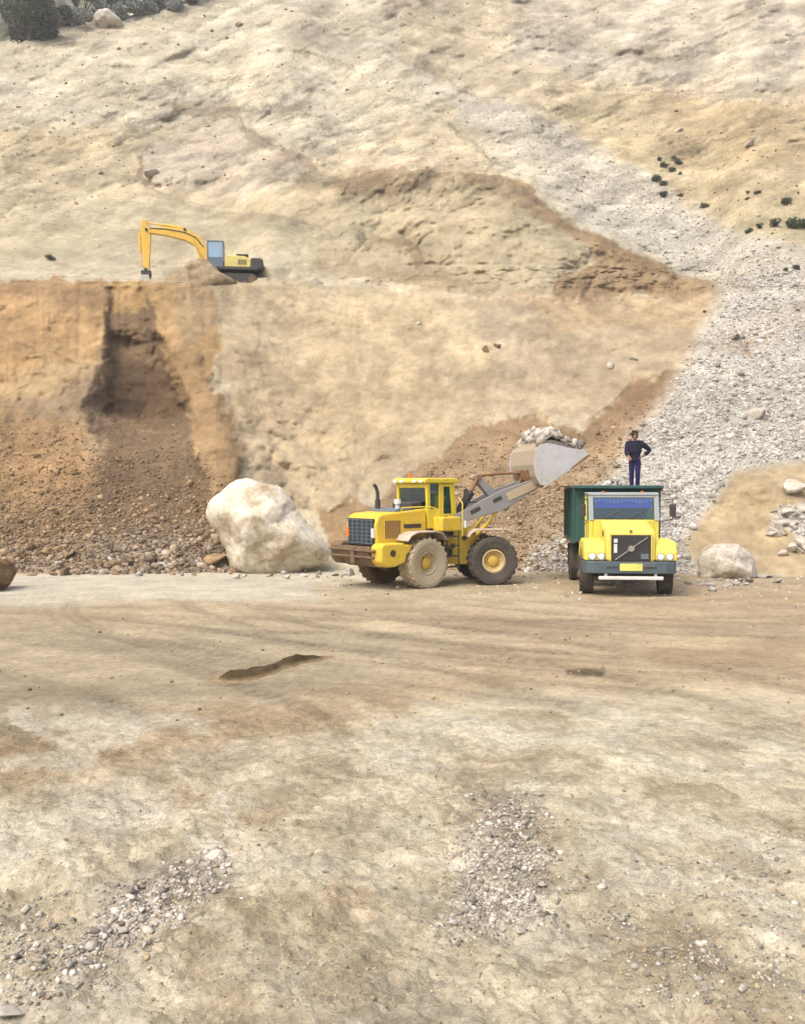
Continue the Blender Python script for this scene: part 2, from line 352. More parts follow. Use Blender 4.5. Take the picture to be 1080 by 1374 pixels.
# fresh cut in the toe of the slope behind the loader and the truck
CUT = [(420, 705), (470, 672), (520, 652), (560, 628), (600, 602), (640, 568), (720, 557), (770, 575), (800, 556), (850, 516), (925, 484)]
D = D + below(CUT, 0.30, 45, 690, 900, 6) + below(CUT, 0.12, 45, 540, 690, 8)
D = D + below([(430, 690), (470, 672), (510, 690), (540, 700)], 0.35, 40, 438, 530, 6)
D = D + below(MOUND, 1.5, 22, 470, 940) + (0.6 * fbm((PX + .8 * PY) / 15 + .6 * fbm(PX / 25, PY / 25, 1, 3, 183), (PY - .3 * PX) / 26, 2.0, 4, 181, .6, True)) * poly_mask(WX, WY, [(430, 236), (530, 224), (575, 220), (690, 240), (700, 262), (560, 275), (440, 268)], 10)
D = D + 0.5 * fbm(PX / 22 + PY / 40, PY / 14, 5.0, 4, 191, .6, True) * poly_mask(WX, WY, [(740, 370), (800, 330), (960, 388), (940, 402), (745, 402)], 8)
D = D + 0.5 * fbm(PX / 50 + PY / 60, PY / 26 - PX / 70, 6.0, 3, 195, .55, True) * poly_mask(WX, WY, [(310, 520), (460, 560), (560, 610), (470, 670), (380, 690), (320, 640)], 25)
X, Y, Z = at(PX, PY, D)
# relief
rough = 0.35 + 0.65 * np.clip(poly_mask(PX, PY, [(410, 205), (720, 215), (1000, 380), (980, 410), (740, 405), (410, 330)], 20)
        + .15 * poly_mask(PX, PY, [(-600, -300), (1700, -300), (1700, 240), (700, 240), (420, 215), (-600, 260)], 30)
        + 0.2 * poly_mask(PX, PY, [(-600, 372), (285, 376), (330, 600), (300, 660), (-600, 560)], 20), 0, 1)
disp = 1.1 * fbm(X / 9, Y / 9, Z / 9, 3, 31) + rough * (0.75 * fbm(X / 2.6, Y / 2.6, Z / 2.6, 5, 41, 0.58, True) + 0.24 * fbm(X / .6, Y / .6, Z / .6, 3, 51, .6))
upz = sstep(330, 180, PY); disp = disp * (1 - .55 * upz); disp += upz * 2.0 * fbm((PX * .45 + PY) / 75, (PX - .45 * PY) / 230, 3.0, 4, 47, .5, True) + upz * .22 * fbm((PX * .5 + PY) / 16, (PX - .5 * PY) / 60, 8.0, 4, 49, .6); disp += upz * (1.5 * fbm(X / 16, Y / 18, Z / 13, 4, 44, 0.5, True) )
disp += 0.55 * fbm(X / 4.2, Y / 4.2, Z / 4.2, 3, 48)
disp += 0.14 * fbm(X / .5, Y / .5, Z / .5, 3, 61)
# rills running down the smooth faces
AA = np.arctan2(X, Y) * 40
rill = fbm(AA * 1.1 + 0.6 * fbm(X / 3, Y / 3, Z / 3, 2, 71), Z * 0.10, 0.0, 4, 81, 0.55, True)
disp += 0.11 * rill * sstep(770, 690, PY) * sstep(150, 330, PY)
flut = fbm(AA * 2.6, Z * 0.12, 3.0, 3, 91, 0.6, True)
disp += 0.12 * flut * poly_mask(PX, PY, [(-60, 376), (285, 378), (300, 470), (250, 500), (-60, 520)], 14)
D2 = D + disp * np.clip((D - 29) / 6, 0.1, 1.0) * (0.75 + D / 220)
X, Y, Z = at(PX, PY, D2)
# the terrace floor behind the rim lies lower than the rim itself
Z = Z - 1.0 * sstep(215, 245, PX) * (1 - sstep(372, 400, PX)) * poly_mask(PX, PY, [(200, 360), (420, 360), (420, 370.5), (200, 370.5)], 2.5)
# --- what the slope is made of (soil colours, with the hollow's shade painted in)
FR = fbm(PX / 12, PY / 9, 1.0, 5, 171, .8) * 1.5
def pc(r, g, b): return srgb(r, g, b, KALB)
C = np.zeros(PX.shape + (3,)) + pc(220, 203, 170)
def zone(poly, col, soft, amt=1.0, wob=1.0):
    global C
    m = poly_mask(PX + (WX - PX) * wob * 2, PY + (WY - PY) * wob * 2, poly, soft * 1.25)
    C = blend(C, amt * sstep(.25, .75, m + .5 * FR * np.minimum(1, 5 * m * (1 - m))), pc(*col))
zone([(-600, 40), (300, -300), (620, -300), (600, 140), (420, 210), (-600, 180)], (214, 203, 178), 40)
zone([(-600, 170), (330, 170), (420, 240), (420, 340), (-600, 360)], (210, 193, 156), 30)
zone([(185, 195), (300, 165), (420, 220), (330, 265), (190, 245)], (210, 194, 172), 14)
zone([(460, -300), (1700, -300), (1700, 150), (1080, 140), (830, 122), (720, 135), (640, 130), (540, 90)], (212, 195, 164), 12)
zone([(700, -20), (1700, -100), (1700, 130), (1080, 120), (830, 108), (680, 80)], (212, 199, 178), 30)
zone([(720, 140), (830, 126), (1080, 140), (1700, 150), (1700, 390), (1080, 350), (960, 290), (850, 225)], (208, 189, 148), 16)
zone([(880, 130), (1080, 140), (1080, 230), (900, 200)], (200, 176, 132), 30, 0.8)
zone([(560, 100), (640, 130), (720, 150), (860, 230), (1000, 320), (1700, 380), (1700, 420), (960, 385), (740, 280), (650, 200)], (212, 202, 182), 16)
zone([(390, 240), (530, 222), (570, 218), (690, 238), (800, 318), (960, 385), (960, 402), (760, 398), (700, 408), (640, 390), (560, 400), (500, 372), (420, 366)], (203, 183, 145), 14)
zone([(300, 376), (700, 398), (700, 520), (640, 600), (420, 700), (310, 600), (280, 440)], (216, 190, 148), 25)
zone([(640, 400), (960, 398), (930, 480), (800, 560), (720, 560), (640, 560), (660, 480)], (204, 180, 144), 18)
zone([(660, 395), (1000, 392), (940, 440), (760, 440)], (206, 172, 126), 16, 0.6)
zone([(690, 235), (745, 285), (800, 315), (870, 348), (965, 385), (940, 398), (900, 405), (850, 393), (800, 409), (742, 398), (748, 376), (800, 350), (720, 290)], (182, 150, 108), 9)
zone([(430, 242), (530, 224), (575, 222), (600, 232), (540, 262), (450, 262)], (168, 142, 104), 6, 0.75)
zone([(-600, 372), (285, 376), (300, 470), (240, 560), (-600, 580)], (204, 162, 102), 8)
zone([(-60, 372), (140, 378), (140, 420), (60, 402), (-60, 396)], (176, 138, 94), 10, 0.7)
zone([(240, 372), (310, 376), (310, 420), (250, 470), (236, 420)], (184, 158, 122), 12, .55)
zone([(-600, 575), (0, 552), (60, 524), (120, 500), (150, 520), (160, 556), (250, 556), (300, 570), (330, 700), (330, 790), (-600, 790)], (178, 148, 110), 14)
zone([(-600, 560), (110, 560), (130, 680), (-600, 720)], (188, 148, 96), 28)
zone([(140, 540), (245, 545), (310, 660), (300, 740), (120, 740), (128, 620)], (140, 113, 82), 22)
zone([(-600, 715), (310, 720), (310, 790), (-600, 790)], (174, 152, 124), 18, .7)
zone([(143, 388), (205, 386), (216, 480), (250, 556), (200, 562), (148, 556), (138, 500)], (148, 118, 82), 9)  # fresh brown earth of the hollow, overhang shade painted into it
zone([(150, 480), (215, 490), (248, 552), (200, 560), (150, 552)], (120, 93, 64), 16, .9)  # low part of the hollow, its deepest shade put into the colour
zone([(148, 372), (206, 374), (200, 420), (170, 410), (150, 425)], (202, 160, 92), 6, 0.8)
zone([(215, 462), (262, 470), (292, 530), (322, 600), (318, 668), (280, 672), (256, 590), (236, 510)], (188, 150, 100), 12)
zone([(-60, 540), (0, 515), (60, 494), (110, 484), (146, 482), (146, 500), (110, 505), (60, 530), (-60, 560)], (206, 172, 122), 9, .8)
zone([(520, 654), (560, 628), (600, 602), (640, 570), (720, 558), (775, 577), (850, 516), (925, 484), (905, 530), (840, 610), (760, 690), (600, 720), (420, 740)], (186, 152, 110), 8)
zone([(640, 575), (720, 562), (775, 582), (850, 520), (915, 488), (880, 540), (800, 600), (720, 600)], (166, 130, 90), 12, 0.7)
zone([(600, 690), (700, 640), (790, 610), (850, 640), (800, 790), (600, 790)], (188, 158, 120), 16)
zone([(430, 680), (470, 668), (520, 690), (520, 760), (440, 740)], (182, 146, 98), 8)
SCR = [(975, 384), (1080, 372), (1700, 390), (1700, 800), (690, 800), (720, 740), (800, 690), (850, 590), (905, 520), (930, 470)]
scree = poly_mask(WX, WY, SCR, 22)
C = blend(C, scree, pc(220, 214, 204))
up = poly_mask(WX, WY, [(600, 130), (700, 150), (860, 235), (1000, 325), (1120, 360), (1700, 400), (1700, 425), (960, 386), (820, 320), (720, 225)], 12)
C = blend(C, 0.45 * up, pc(214, 206, 192)); scree = np.clip(scree + 0.45 * up, 0, 1)
sandy = poly_mask(WX, WY, [(940, 690), (985, 630), (1080, 620), (1700, 640), (1700, 800), (960, 800), (915, 730)], 10) * (1 - poly_mask(WX, WY, [(1035, 690), (1080, 675), (1200, 700), (1080, 730)], 6))
C = blend(C, sandy, pc(206, 178, 134)); scree = scree * (1 - sandy)
zone([(975, 455), (1010, 450), (1005, 475), (980, 475)], (196, 168, 130), 5)
zone([(940, 450), (1080, 405), (1080, 440), (960, 480)], (196, 176, 148), 18, 0.5)
zone([(-600, -300), (300, -300), (262, -4), (200, 10), (150, 20), (80, 28), (12, 56), (-600, 76)], (138, 136, 118), 3)
zone([(60, 0), (100, 0), (95, 40), (70, 45)], (206, 196, 178), 8)
zone([(232, 132), (316, 134), (322, 158), (286, 160), (240, 152)], (168, 148, 116), 5, .6)
zone([(318, 168), (345, 176), (380, 196), (426, 222), (420, 228), (370, 208), (330, 190)], (166, 146, 118), 5, .6)
zone([(184, 238), (190, 205), (196, 236), (214, 246), (196, 250)], (150, 126, 98), 4, .8)
zone([(96, 244), (180, 238), (230, 264), (300, 282), (360, 284), (420, 298), (420, 306), (360, 294), (296, 292), (226, 276), (176, 248), (100, 254)], (186, 164, 126), 6, .4)  # thin darker outline along the mound crest
zone([(484, 322), (530, 312), (562, 330), (576, 356), (566, 360), (548, 334), (520, 322), (490, 334)], (164, 138, 100), 5, .7)
zone([(460, 348), (520, 362), (600, 372), (680, 392), (640, 398), (540, 384), (450, 366)], (172, 146, 108), 6, .55)
zone([(440, 236), (500, 246), (548, 228), (572, 222), (600, 240), (560, 250), (520, 264), (470, 258)], (160, 138, 102), 6, .65)
zone([(610, 232), (680, 240), (740, 286), (720, 292), (660, 258), (620, 246)], (168, 142, 104), 5, .6)
zone([(742, 372), (800, 366), (790, 402), (742, 402)], (152, 122, 84), 8, .5); zone([(800, 318), (870, 350), (940, 382), (900, 384), (840, 360), (800, 336)], (156, 124, 84), 6, .55)
# strata and stains follow the bedding of the rock
bed = fbm(Z / 1.6 + 0.16 * X, X / 22, Y / 30, 4, 101)
C = C * (1 + 0.13 * bed * sstep(420, 300, PY) + 0.05 * bed)[..., None]
pat = fbm(X / 7, Y / 7, Z / 5, 5, 111); C = C * (1 + 0.16 * pat)[..., None]
hue = fbm(X / 5, Y / 9, Z / 4, 4, 121); C = C * (1 + hue[..., None] * np.array([0.05, 0.0, -0.07]))
ledge = fbm(X / 3.2, Z / 0.9, Y / 14, 4, 131, 0.6, True)
C = C * (1 - 0.06 * sstep(0.2, 0.7, ledge) * sstep(300, 180, PY) * (PX < 700))[..., None]
drip = fbm(AA * 1.6, Z * 0.05, 7.0, 4, 141, 0.6)
C = C * (1 + 0.28 * drip * poly_mask(PX, PY, [(460, -200), (1700, -200), (1700, 140), (700, 130)], 20))[..., None]
C = C * (1 + 0.09 * drip * poly_mask(PX, PY, [(-60, 372), (290, 376), (300, 500), (-60, 560)], 20))[..., None]
mot = fbm(X / 1.7, Y / 1.7, Z / 1.7, 5, 151, .62); C = C * (1 + .28 * mot)[..., None]
swirl = fbm(X / 6 + .9 * mot, Z / 3, Y / 9, 4, 161, .55, True); C = C * (1 + .2 * swirl)[..., None]
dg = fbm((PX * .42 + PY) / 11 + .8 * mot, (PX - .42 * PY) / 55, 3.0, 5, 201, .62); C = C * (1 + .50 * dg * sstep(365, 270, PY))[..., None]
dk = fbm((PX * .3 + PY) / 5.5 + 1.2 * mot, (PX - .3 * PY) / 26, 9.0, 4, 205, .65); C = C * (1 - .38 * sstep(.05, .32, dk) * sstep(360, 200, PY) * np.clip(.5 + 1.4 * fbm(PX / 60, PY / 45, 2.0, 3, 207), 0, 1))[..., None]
C = C * (1 + .28 * fbm(PX / 14, PY / 10, 5.0, 5, 209, .65) * sstep(330, 400, PY))[..., None]
C = C.mean(-1, keepdims=True) * .24 + C * .76; C = C * np.array([.97, 1.005, .98]); C = C * (1 + sstep(330, 200, PY)[..., None] * np.array([.03, .0, -.03]))
stone = np.clip(scree * 0.9 + 0.7 * poly_mask(PX, PY, [(-600, 570), (150, 560), (240, 560), (330, 700), (330, 800), (-600, 800)], 20)
                + 0.35 * poly_mask(PX, PY, [(-600, -300), (1700, -300), (1700, 330), (960, 380), (700, 240), (-600, 360)], 40), 0, 1)
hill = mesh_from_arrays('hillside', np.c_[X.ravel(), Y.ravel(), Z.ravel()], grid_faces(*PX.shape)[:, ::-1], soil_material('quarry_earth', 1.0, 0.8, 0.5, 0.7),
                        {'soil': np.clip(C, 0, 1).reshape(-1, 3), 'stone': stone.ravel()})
tag(hill, 'pale sandy quarry slope with terraces, fresh cuts and a grey scree fan', 'hillside', kind='structure')
HX, HY, HZ = X, Y, Z
def on_hill(px, py):
    """point of the slope seen at a photo pixel"""
    j = np.clip(np.interp(px, pxs, np.arange(len(pxs))), 0, len(pxs) - 1.001); i = np.clip(np.interp(py, pys, np.arange(len(pys))), 0, len(pys) - 1.001)
    i0, j0 = np.floor(i).astype(int), np.floor(j).astype(int); a, b = i - i0, j - j0
    return tuple(q[i0, j0] * (1 - a) * (1 - b) + q[i0 + 1, j0] * a * (1 - b) + q[i0, j0 + 1] * (1 - a) * b + q[i0 + 1, j0 + 1] * a * b for q in (HX, HY, HZ))
# ------------------------------------------------------------------ quarry floor
gpy = np.r_[np.arange(762, 1440, 2.0), 1460, 1500, 1600, 1800, 2200, 3000]
gD = np.r_[ground_D(gpy), 0.5, -4, -15, -40]
gpx = np.r_[-9000, -4000, -2000, -1100, np.linspace(-600, -30, 70), np.arange(-24, 1105, 2.0), np.linspace(1115, 1700, 70), 2300, 3200, 5200, 10200]
s = (gpx - CX) / F
gD2 = np.r_[44, 40, gD]
GX = s[None, :] * np.maximum(gD2, 2.5)[:, None]; GY = np.repeat(gD2[:, None], len(s), 1)
GPY = np.repeat(np.r_[740, 750, gpy, 3500, 3600, 3700, 3800][:, None], len(s), 1); GPX = np.repeat(gpx[None, :], len(gD2), 0)
near = sstep(17, 6, GY)
def ground_height(x, y):
    nr = sstep(17, 6, y)
    z = 0.05 * fbm(x / 5, y / 5, 0.0, 3, 201)
    z = z + nr * (0.10 * fbm(x / 1.3, y / 1.3, 1.0, 4, 211) + 0.075 * fbm(x / .30, y / .30, 2.0, 4, 221, .6) + 0.022 * fbm(x / .07, y / .07, 0.5, 2, 222))
    r1 = np.hypot(x - 9.5, y - 30.0); z = z + .02 * fbm(r1 / .34, np.arctan2(x - 9.5, 30.0 - y) * 1.2, 3.0, 3, 331, .5) * (1 - nr)
    ruts = 0.022 * fbm((y + 0.14 * x + 1.2 * fbm(x / 9, y / 9, 0, 2, 235)) / 0.55, x / 16, 0.0, 3, 231, 0.5, True)
    z = z + ruts * (1 - 0.7 * nr)
    z = z + 0.012 * fbm(x / .35, y / .35, 6.0, 3, 241)
    flat = sstep(27.0, 25.5, y) + sstep(31, 33, y)            # keep it level where the machines stand
    return z * (0.35 + 0.65 * np.clip(flat, 0, 1))
GZ = ground_height(GX, GY)
gwx = GPX + 14 * fbm(GX / 2.2, GY / 2.2, 0, 4, 251); gwy = GPY + 9 * fbm(GX / 1.6, GY / 1.6, 3, 4, 261)
G = np.zeros(GX.shape + (3,)) + pc(212, 187, 148)
def gz(poly, col, soft, amt=1.0):
    global G
    G = blend(G, amt * poly_mask(gwx, gwy, poly, soft), pc(*col))
gz([(-9000, 700), (500, 700), (520, 790), (420, 806), (200, 808), (-9000, 842)], (230, 218, 192), 9)
gz([(420, 780), (760, 786), (760, 815), (430, 812)], (214, 192, 152), 10, 0.7)
gz([(-9000, 850), (420, 835), (700, 850), (560, 915), (300, 960), (160, 1010), (-9000, 1040)], (198, 178, 144), 22)
gz([(-9000, 985), (150, 990), (300, 940), (640, 930), (470, 985), (230, 1010), (120, 1060), (-9000, 1095)], (194, 164, 122), 24, 0.6)
gz([(860, 870), (1200, 865), (1200, 900), (880, 892)], (196, 164, 120), 10, 0.5)
gz([(750, 785), (1200, 788), (1200, 840), (820, 830)], (208, 178, 136), 14, 0.7)
gz([(540, 850), (800, 840), (860, 880), (760, 925), (560, 905)], (194, 170, 134), 16, 0.5)
gz([(-9000, 1110), (120, 1060), (230, 1010), (470, 985), (660, 930), (1100, 935), (10000, 950), (10000, 4000), (-9000, 4000)], (222, 205, 172), 18)
gz([(180, 1040), (320, 1030), (330, 1075), (190, 1085)], (190, 160, 118), 18, 0.5)
gz([(290, 1085), (370, 1080), (370, 1115), (300, 1120)], (182, 154, 114), 12, 0.5)
gz([(440, 1170), (510, 1165), (505, 1230), (450, 1235)], (190, 156, 114), 14, 0.5)
gz([(60, 1050), (190, 1040), (230, 1110), (120, 1150), (60, 1130)], (222, 206, 178), 20, 0.8)
gz([(560, 940), (780, 940), (860, 1000), (700, 1020), (560, 990)], (222, 206, 172), 16, 0.7)
gz([(680, 960), (760, 950), (780, 985), (690, 990)], (180, 152, 112), 12, 0.6)
gz([(640, 1060), (730, 1050), (740, 1240), (600, 1250)], (198, 188, 172), 26, 0.6)
gz([(130, 1180), (300, 1150), (310, 1230), (90, 1300)], (190, 180, 166), 22, 0.6)
gz([(380, 1310), (640, 1290), (640, 1400), (380, 1400)], (224, 210, 182), 30, 0.7)
patg = fbm(GX / 2.5, GY / 2.5, 0, 5, 271); finp = fbm(GX / .45, GY / .45, 2, 6, 281, .65)
fg = sstep(925, 980, GPY + 10 * patg)
G = G * (1 + 0.15 * patg + fg * 0.42 * finp)[..., None]
trk = fbm((GY + 0.16 * GX + 1.5 * fbm(GX / 10, GY / 10, 0, 2, 291)) / 0.42, GX / 18, 0, 4, 301)
G = G * (1 + 0.17 * trk * (1 - fg) * sstep(780, 830, GPY))[..., None]
rad = np.hypot(GX - 9.5, GY - 30.0); th_ = np.arctan2(GX - 9.5, 30.0 - GY)
arc = fbm(rad / .55, th_ * 1.2, 3.0, 3, 331, .5) ; arcm = poly_mask(gwx, gwy, [(520, 806), (900, 806), (1000, 860), (900, 950), (620, 950), (430, 880)], 35)
G = G * (1 + .42 * arc * arcm)[..., None]
rad2 = np.hypot(GX + 16, GY - 2.0); arc2 = fbm(rad2 / .5, np.arctan2(GX + 16, GY - 2) * 1.5, 8.0, 3, 341, .5); G = G * (1 + .24 * arc2 * sstep(800, 850, GPY) * (1 - sstep(930, 990, GPY)) * (1 - arcm))[..., None]
wrp = fbm(GX / 2.5, GY / 2.5, 4, 3, 315)
def wheel_marks(x, y):
    out = 0
    for cx_, cy_, rs in ((9.5, 30.0, (10.0, 11.9, 13.1, 15.0, 16.2, 18.1, 19.0)), (-16.0, 2.0, (16.2, 18.1, 19.3, 21.2, 23.0, 24.9)), (2.0, 62.0, (38.0, 39.9, 41.2, 43.1))):
        r_ = np.hypot(x - cx_, y - cy_) + .25 * fbm(x / 4, y / 4, cx_, 2, 351); a_ = np.arctan2(x - cx_, y - cy_)
        for k_, R_ in enumerate(rs):
            m_ = np.exp(-((r_ - R_) / .23) ** 4) * sstep(-.25, .2, fbm(a_ * 3, R_ * 3.1, 0, 2, 361 + k_)); out = np.maximum(out, m_ * (.8 + .2 * np.sign(np.sin(r_ * 9 + a_ * R_ * 22))))
    return out
wm = wheel_marks(GX, GY) * sstep(792, 815, GPY) * (1 - .75 * sstep(940, 1000, GPY))
G = G * (1 - .25 * wm)[..., None]; GZ = GZ - .018 * wm
strk = fbm((GX * 0.8 + GY * 0.55) / 0.22 + 3 * wrp, (GX * 0.55 - GY * .8) / 1.1, 0, 5, 311, .6)
G = G * (1 + 0.30 * strk * fg)[..., None]
G = blend(G, fg * 0.6 * sstep(0.08, 0.38, strk) * np.clip(.5 + 1.5 * fbm(GX / 2, GY / 2, 3, 3, 371), 0, 1), pc(238, 228, 208))
blot = fbm(GX / .9, GY / .9, 9, 4, 321); G = blend(G, fg * 0.45 * sstep(0.1, 0.4, blot), pc(172, 148, 110)); G = blend(G, fg * 0.6 * sstep(0.08, 0.4, -blot), pc(232, 220, 196))
G = blend(G, 0.75 * poly_mask(gwx * .3 + GPX * .7, gwy * .2 + GPY * .8, [(762, 901), (790, 897), (816, 902), (812, 909), (785, 911), (765, 907)], 3), pc(92, 74, 52))
G = G.mean(-1, keepdims=True) * .22 + G * .78; G = G * np.array([1.0, 1.035, 1.02])
gst = np.clip(0.5 * fg + poly_mask(gwx, gwy, [(600, 1070), (720, 1060), (740, 1240), (590, 1255)], 20) + poly_mask(gwx, gwy, [(60, 1320), (150, 1210), (300, 1150), (310, 1230), (120, 1330)], 20), 0, 1)
floor = mesh_from_arrays('ground', np.c_[GX.ravel(), GY.ravel(), GZ.ravel()], grid_faces(*GX.shape)[:, ::-1], soil_material('quarry_floor_earth', 3.0, 0.9, 0.75, 0.95),
                         {'soil': np.clip(G, 0, 1).reshape(-1, 3), 'stone': gst.ravel()})
tag(floor, 'dusty tan quarry floor with vehicle tracks and stony foreground', 'ground', kind='structure')
# ================================================================== wheels
def wheel(parent, mat4, r, w, rim_r, tyremat, rimmat, hubmat, side, label=None, lugs=22, dish=0.10):
    """tyre with tread lugs > rim, hub; axis along local y, outer face towards side"""
    t = MB(mat4); h = w / 2
    t.lathe([(rim_r, -h * .72), (rim_r + .04, -h * .84), (r * .80, -h), (r * .93, -h * .97), (r * .965, -h * .80), (r * .965, h * .80), (r * .93, h * .97), (r * .80, h), (rim_r + .04, h * .84), (rim_r, h * .72)], (0, 0, 0), 40)
    for i in range(lugs):
        for s in (-1, 1):
            a = 2 * math.pi * (i + (0.5 if s > 0 else 0)) / lugs
            m = Matrix.Rotation(-a, 4, 'Y') @ Matrix.Translation((r * .965, s * h * .46, 0)) @ Matrix.Rotation(s * 0.5, 4, 'X')
            t.box(-.05, r * .035, -h * .46, h * .46, -.042 * r / .75, .042 * r / .75, m)
    to = t.build('wheel', tyremat, parent, label=label)
    rm = MB(mat4); f = side
    rm.lathe([(rim_r + .005, -f * h * .74), (rim_r + .005, f * h * .78), (rim_r * .90, f * h * .80), (rim_r * .84, f * (h * .6 - dish * .4)), (rim_r * .45, f * (h * .6 - dish)), (.02, f * (h * .6 - dish)), (.02, -f * h * .5), (rim_r * .8, -f * h * .6)], (0, 0, 0), 32)
    ro = rm.build('rim', rimmat, to, smooth=False)
    hb = MB(mat4)
    hb.lathe([(rim_r * .52, f * (h * .6 - dish - .01)), (rim_r * .48, f * (h * .6 - dish + .07)), (rim_r * .26, f * (h * .6 - dish + .11)), (.01, f * (h * .6 - dish + .12)), (.01, f * (h * .6 - dish - .02))], (0, 0, 0), 20)
    for i in range(10):
        a = 2 * math.pi * i / 10; rr = rim_r * .62
        hb.cyl((rr * math.cos(a), f * (h * .6 - dish - .01), rr * math.sin(a)), (rr * math.cos(a), f * (h * .6 - dish + .05), rr * math.sin(a)), .02 * r / .5, n=6)
    hb.build('hub', hubmat, to)
    return to
# ================================================================== wheel loader
LX, LY = 1.12, 29.45
ld = empty('wheel_loader', (LX, LY, 0))
tag(ld, 'yellow articulated wheel loader lifting its bucket towards the green truck', 'wheel loader')
RR = Matrix.Rotation(R(40), 4, 'Z'); RF = Matrix.Rotation(R(9), 4, 'Z')
T = Matrix.Translation
WR = 0.76
for s in (-1, 1):
    dusty = s < 0
    wheel(ld, RR @ T((-1.5, s * 1.0, WR - .02)), WR, .60, .36, M['dustrubber'] if dusty else M['mudtyre'] if 'mudtyre' in M else M['mudshadebrown'], M['dustrubber'] if dusty else M['rim'], M['hub'], s,
          label='rear tyre caked in pale dust' if dusty else 'brown muddy rear tyre on the far side')
for s in (-1, 1):
    wheel(ld, RF @ T((1.5, s * 1.0, WR - .02)), WR, .60, .36, M['rubber'], M['rim'], M['hub'], s, label='clean dark front tyre with cream rim' if s < 0 else None)
# --- rear frame
b = MB(RR)
b.box(-2.7, -.1, -.42, .42, .62, 1.12); b.box(-.35, .12, -.3, .3, .55, .72); b.box(-.35, .12, -.3, .3, 1.25, 1.45)
b.cyl((0, 0, .45), (0, 0, 1.5), .12); b.box(-1.75, -1.25, -.75, .75, .56, .92)
b.build('rear_frame', M['mudshadebrown'], ld, .02)
b = MB(RR)   # engine hood, falling a little towards the tail
b.prism([(-3.02, 1.28), (-3.06, 1.9), (-2.98, 2.14), (-2.8, 2.22), (-1.25, 2.34), (-1.12, 2.30), (-1.12, 1.30)], -.72, .72)
hood = b.build('engine_hood', M['yellow'], ld, .05)
b = MB(RR)
for i in range(7):
    x = -2.72 + i * .085; b.box(x, x + .05, -.735, -.715, 1.5, 2.02)
b.build('side_vent', M['rust'], hood)
b = MB(RR); b.box(-1.9, -1.2, -.728, -.71, 1.42, 2.05); b.build('service_door', M['yellow'], hood, .008)
b = MB(RR); b.box(-2.02, -1.35, -.745, -.728, 1.78, 1.90); b.build('model_stripe', M['dark'], hood)
b = MB(RR); b.box(-3.085, -3.03, -.62, .62, 1.30, 2.08); g = b.build('grille', M['grille'], ld, .015)
b = MB(RR)
for i in range(6):
    y = -.56 + i * .224; b.box(-3.115, -3.087, y - .012, y + .012, 1.33, 2.06)
for i in range(7):
    z = 1.36 + i * .112; b.box(-3.105, -3.087, -.6, .6, z - .009, z + .009)
b.build('grille_bars', M['bar'], g)
for s in (-1, 1):
    b = MB(RR); b.box(-3.12, -3.02, s * .60 - .06 , s * .60 + .06, 1.52, 1.80); b.build('tail_lamp', M['white'] if s < 0 else M['orange'], ld, .015)
for s in (-1, 1):     # counterweight ends and bumper; the brown holds the tail's mud and its shade
    b = MB(RR); y0, y1 = (s * .74, s * 1.24) if s > 0 else (s * 1.24, s * .74)
    b.prism([(-3.28, .86), (-3.28, 1.30), (-3.15, 1.38), (-2.42, 1.38), (-2.30, 1.15), (-2.38, .82), (-2.75, .70), (-3.1, .70)], y0, y1)
    cw = b.build('counterweight', M['yellow'] if s < 0 else M['mudshadebrown'], ld, .05)
    b = MB(RR); b.cyl((-2.86, s * 1.235, 1.1), (-2.86, s * 1.255, 1.1), .10, n=16); b.build('lifting_eye', M['dark'], cw)
b = MB(RR)
b.prism([(-3.30, .92), (-3.34, 1.08), (-3.34, 1.26), (-2.6, 1.27), (-2.5, .72), (-3.0, .66)], -.73, .73)
b.box(-3.42, -3.28, -1.0, 1.16, 1.13, 1.20); b.box(-3.40, -3.28, -.95, 1.1, .94, 1.0); b.box(-3.40, -3.30, -.1, .1, .75, 1.25)
b.build('rear_bumper', M['mudshadebrown'], ld, .03)
for s in (-1, 1):     # mudguards over the rear wheels
    b = MB(RR); pts = [(-2.32, 1.46), (-2.2, 1.60), (-1.95, 1.69), (-1.2, 1.70), (-.92, 1.62), (-.78, 1.44)]
    poly = pts + [(x, z - .04) for x, z in reversed(pts)]
    y0, y1 = sorted((s * .70, s * 1.30)); b.prism(poly, y0, y1); b.prism([(-2.2, 1.60), (-1.95, 1.69), (-1.2, 1.70), (-.92, 1.62), (-.92, 1.42), (-2.2, 1.42)], *sorted((s * .70, s * .725)))
    b.build('mudguard', M['fender'] if 'fender' in M else M['white'], ld, .012)
b = MB(RR); b.prism([(-2.6, 1.0), (-2.6, 1.32), (-2.05, 1.32), (-2.25, 1.05)], -1.2, -.72); b.build('rear_skirt', M['yellow'], ld, .03)
b = MB(RR); b.prism([(-2.6, 1.0), (-2.6, 1.32), (-2.05, 1.32), (-2.25, 1.05)], .72, 1.2)
b.build('rear_skirt', M['yellow'], ld, .03)
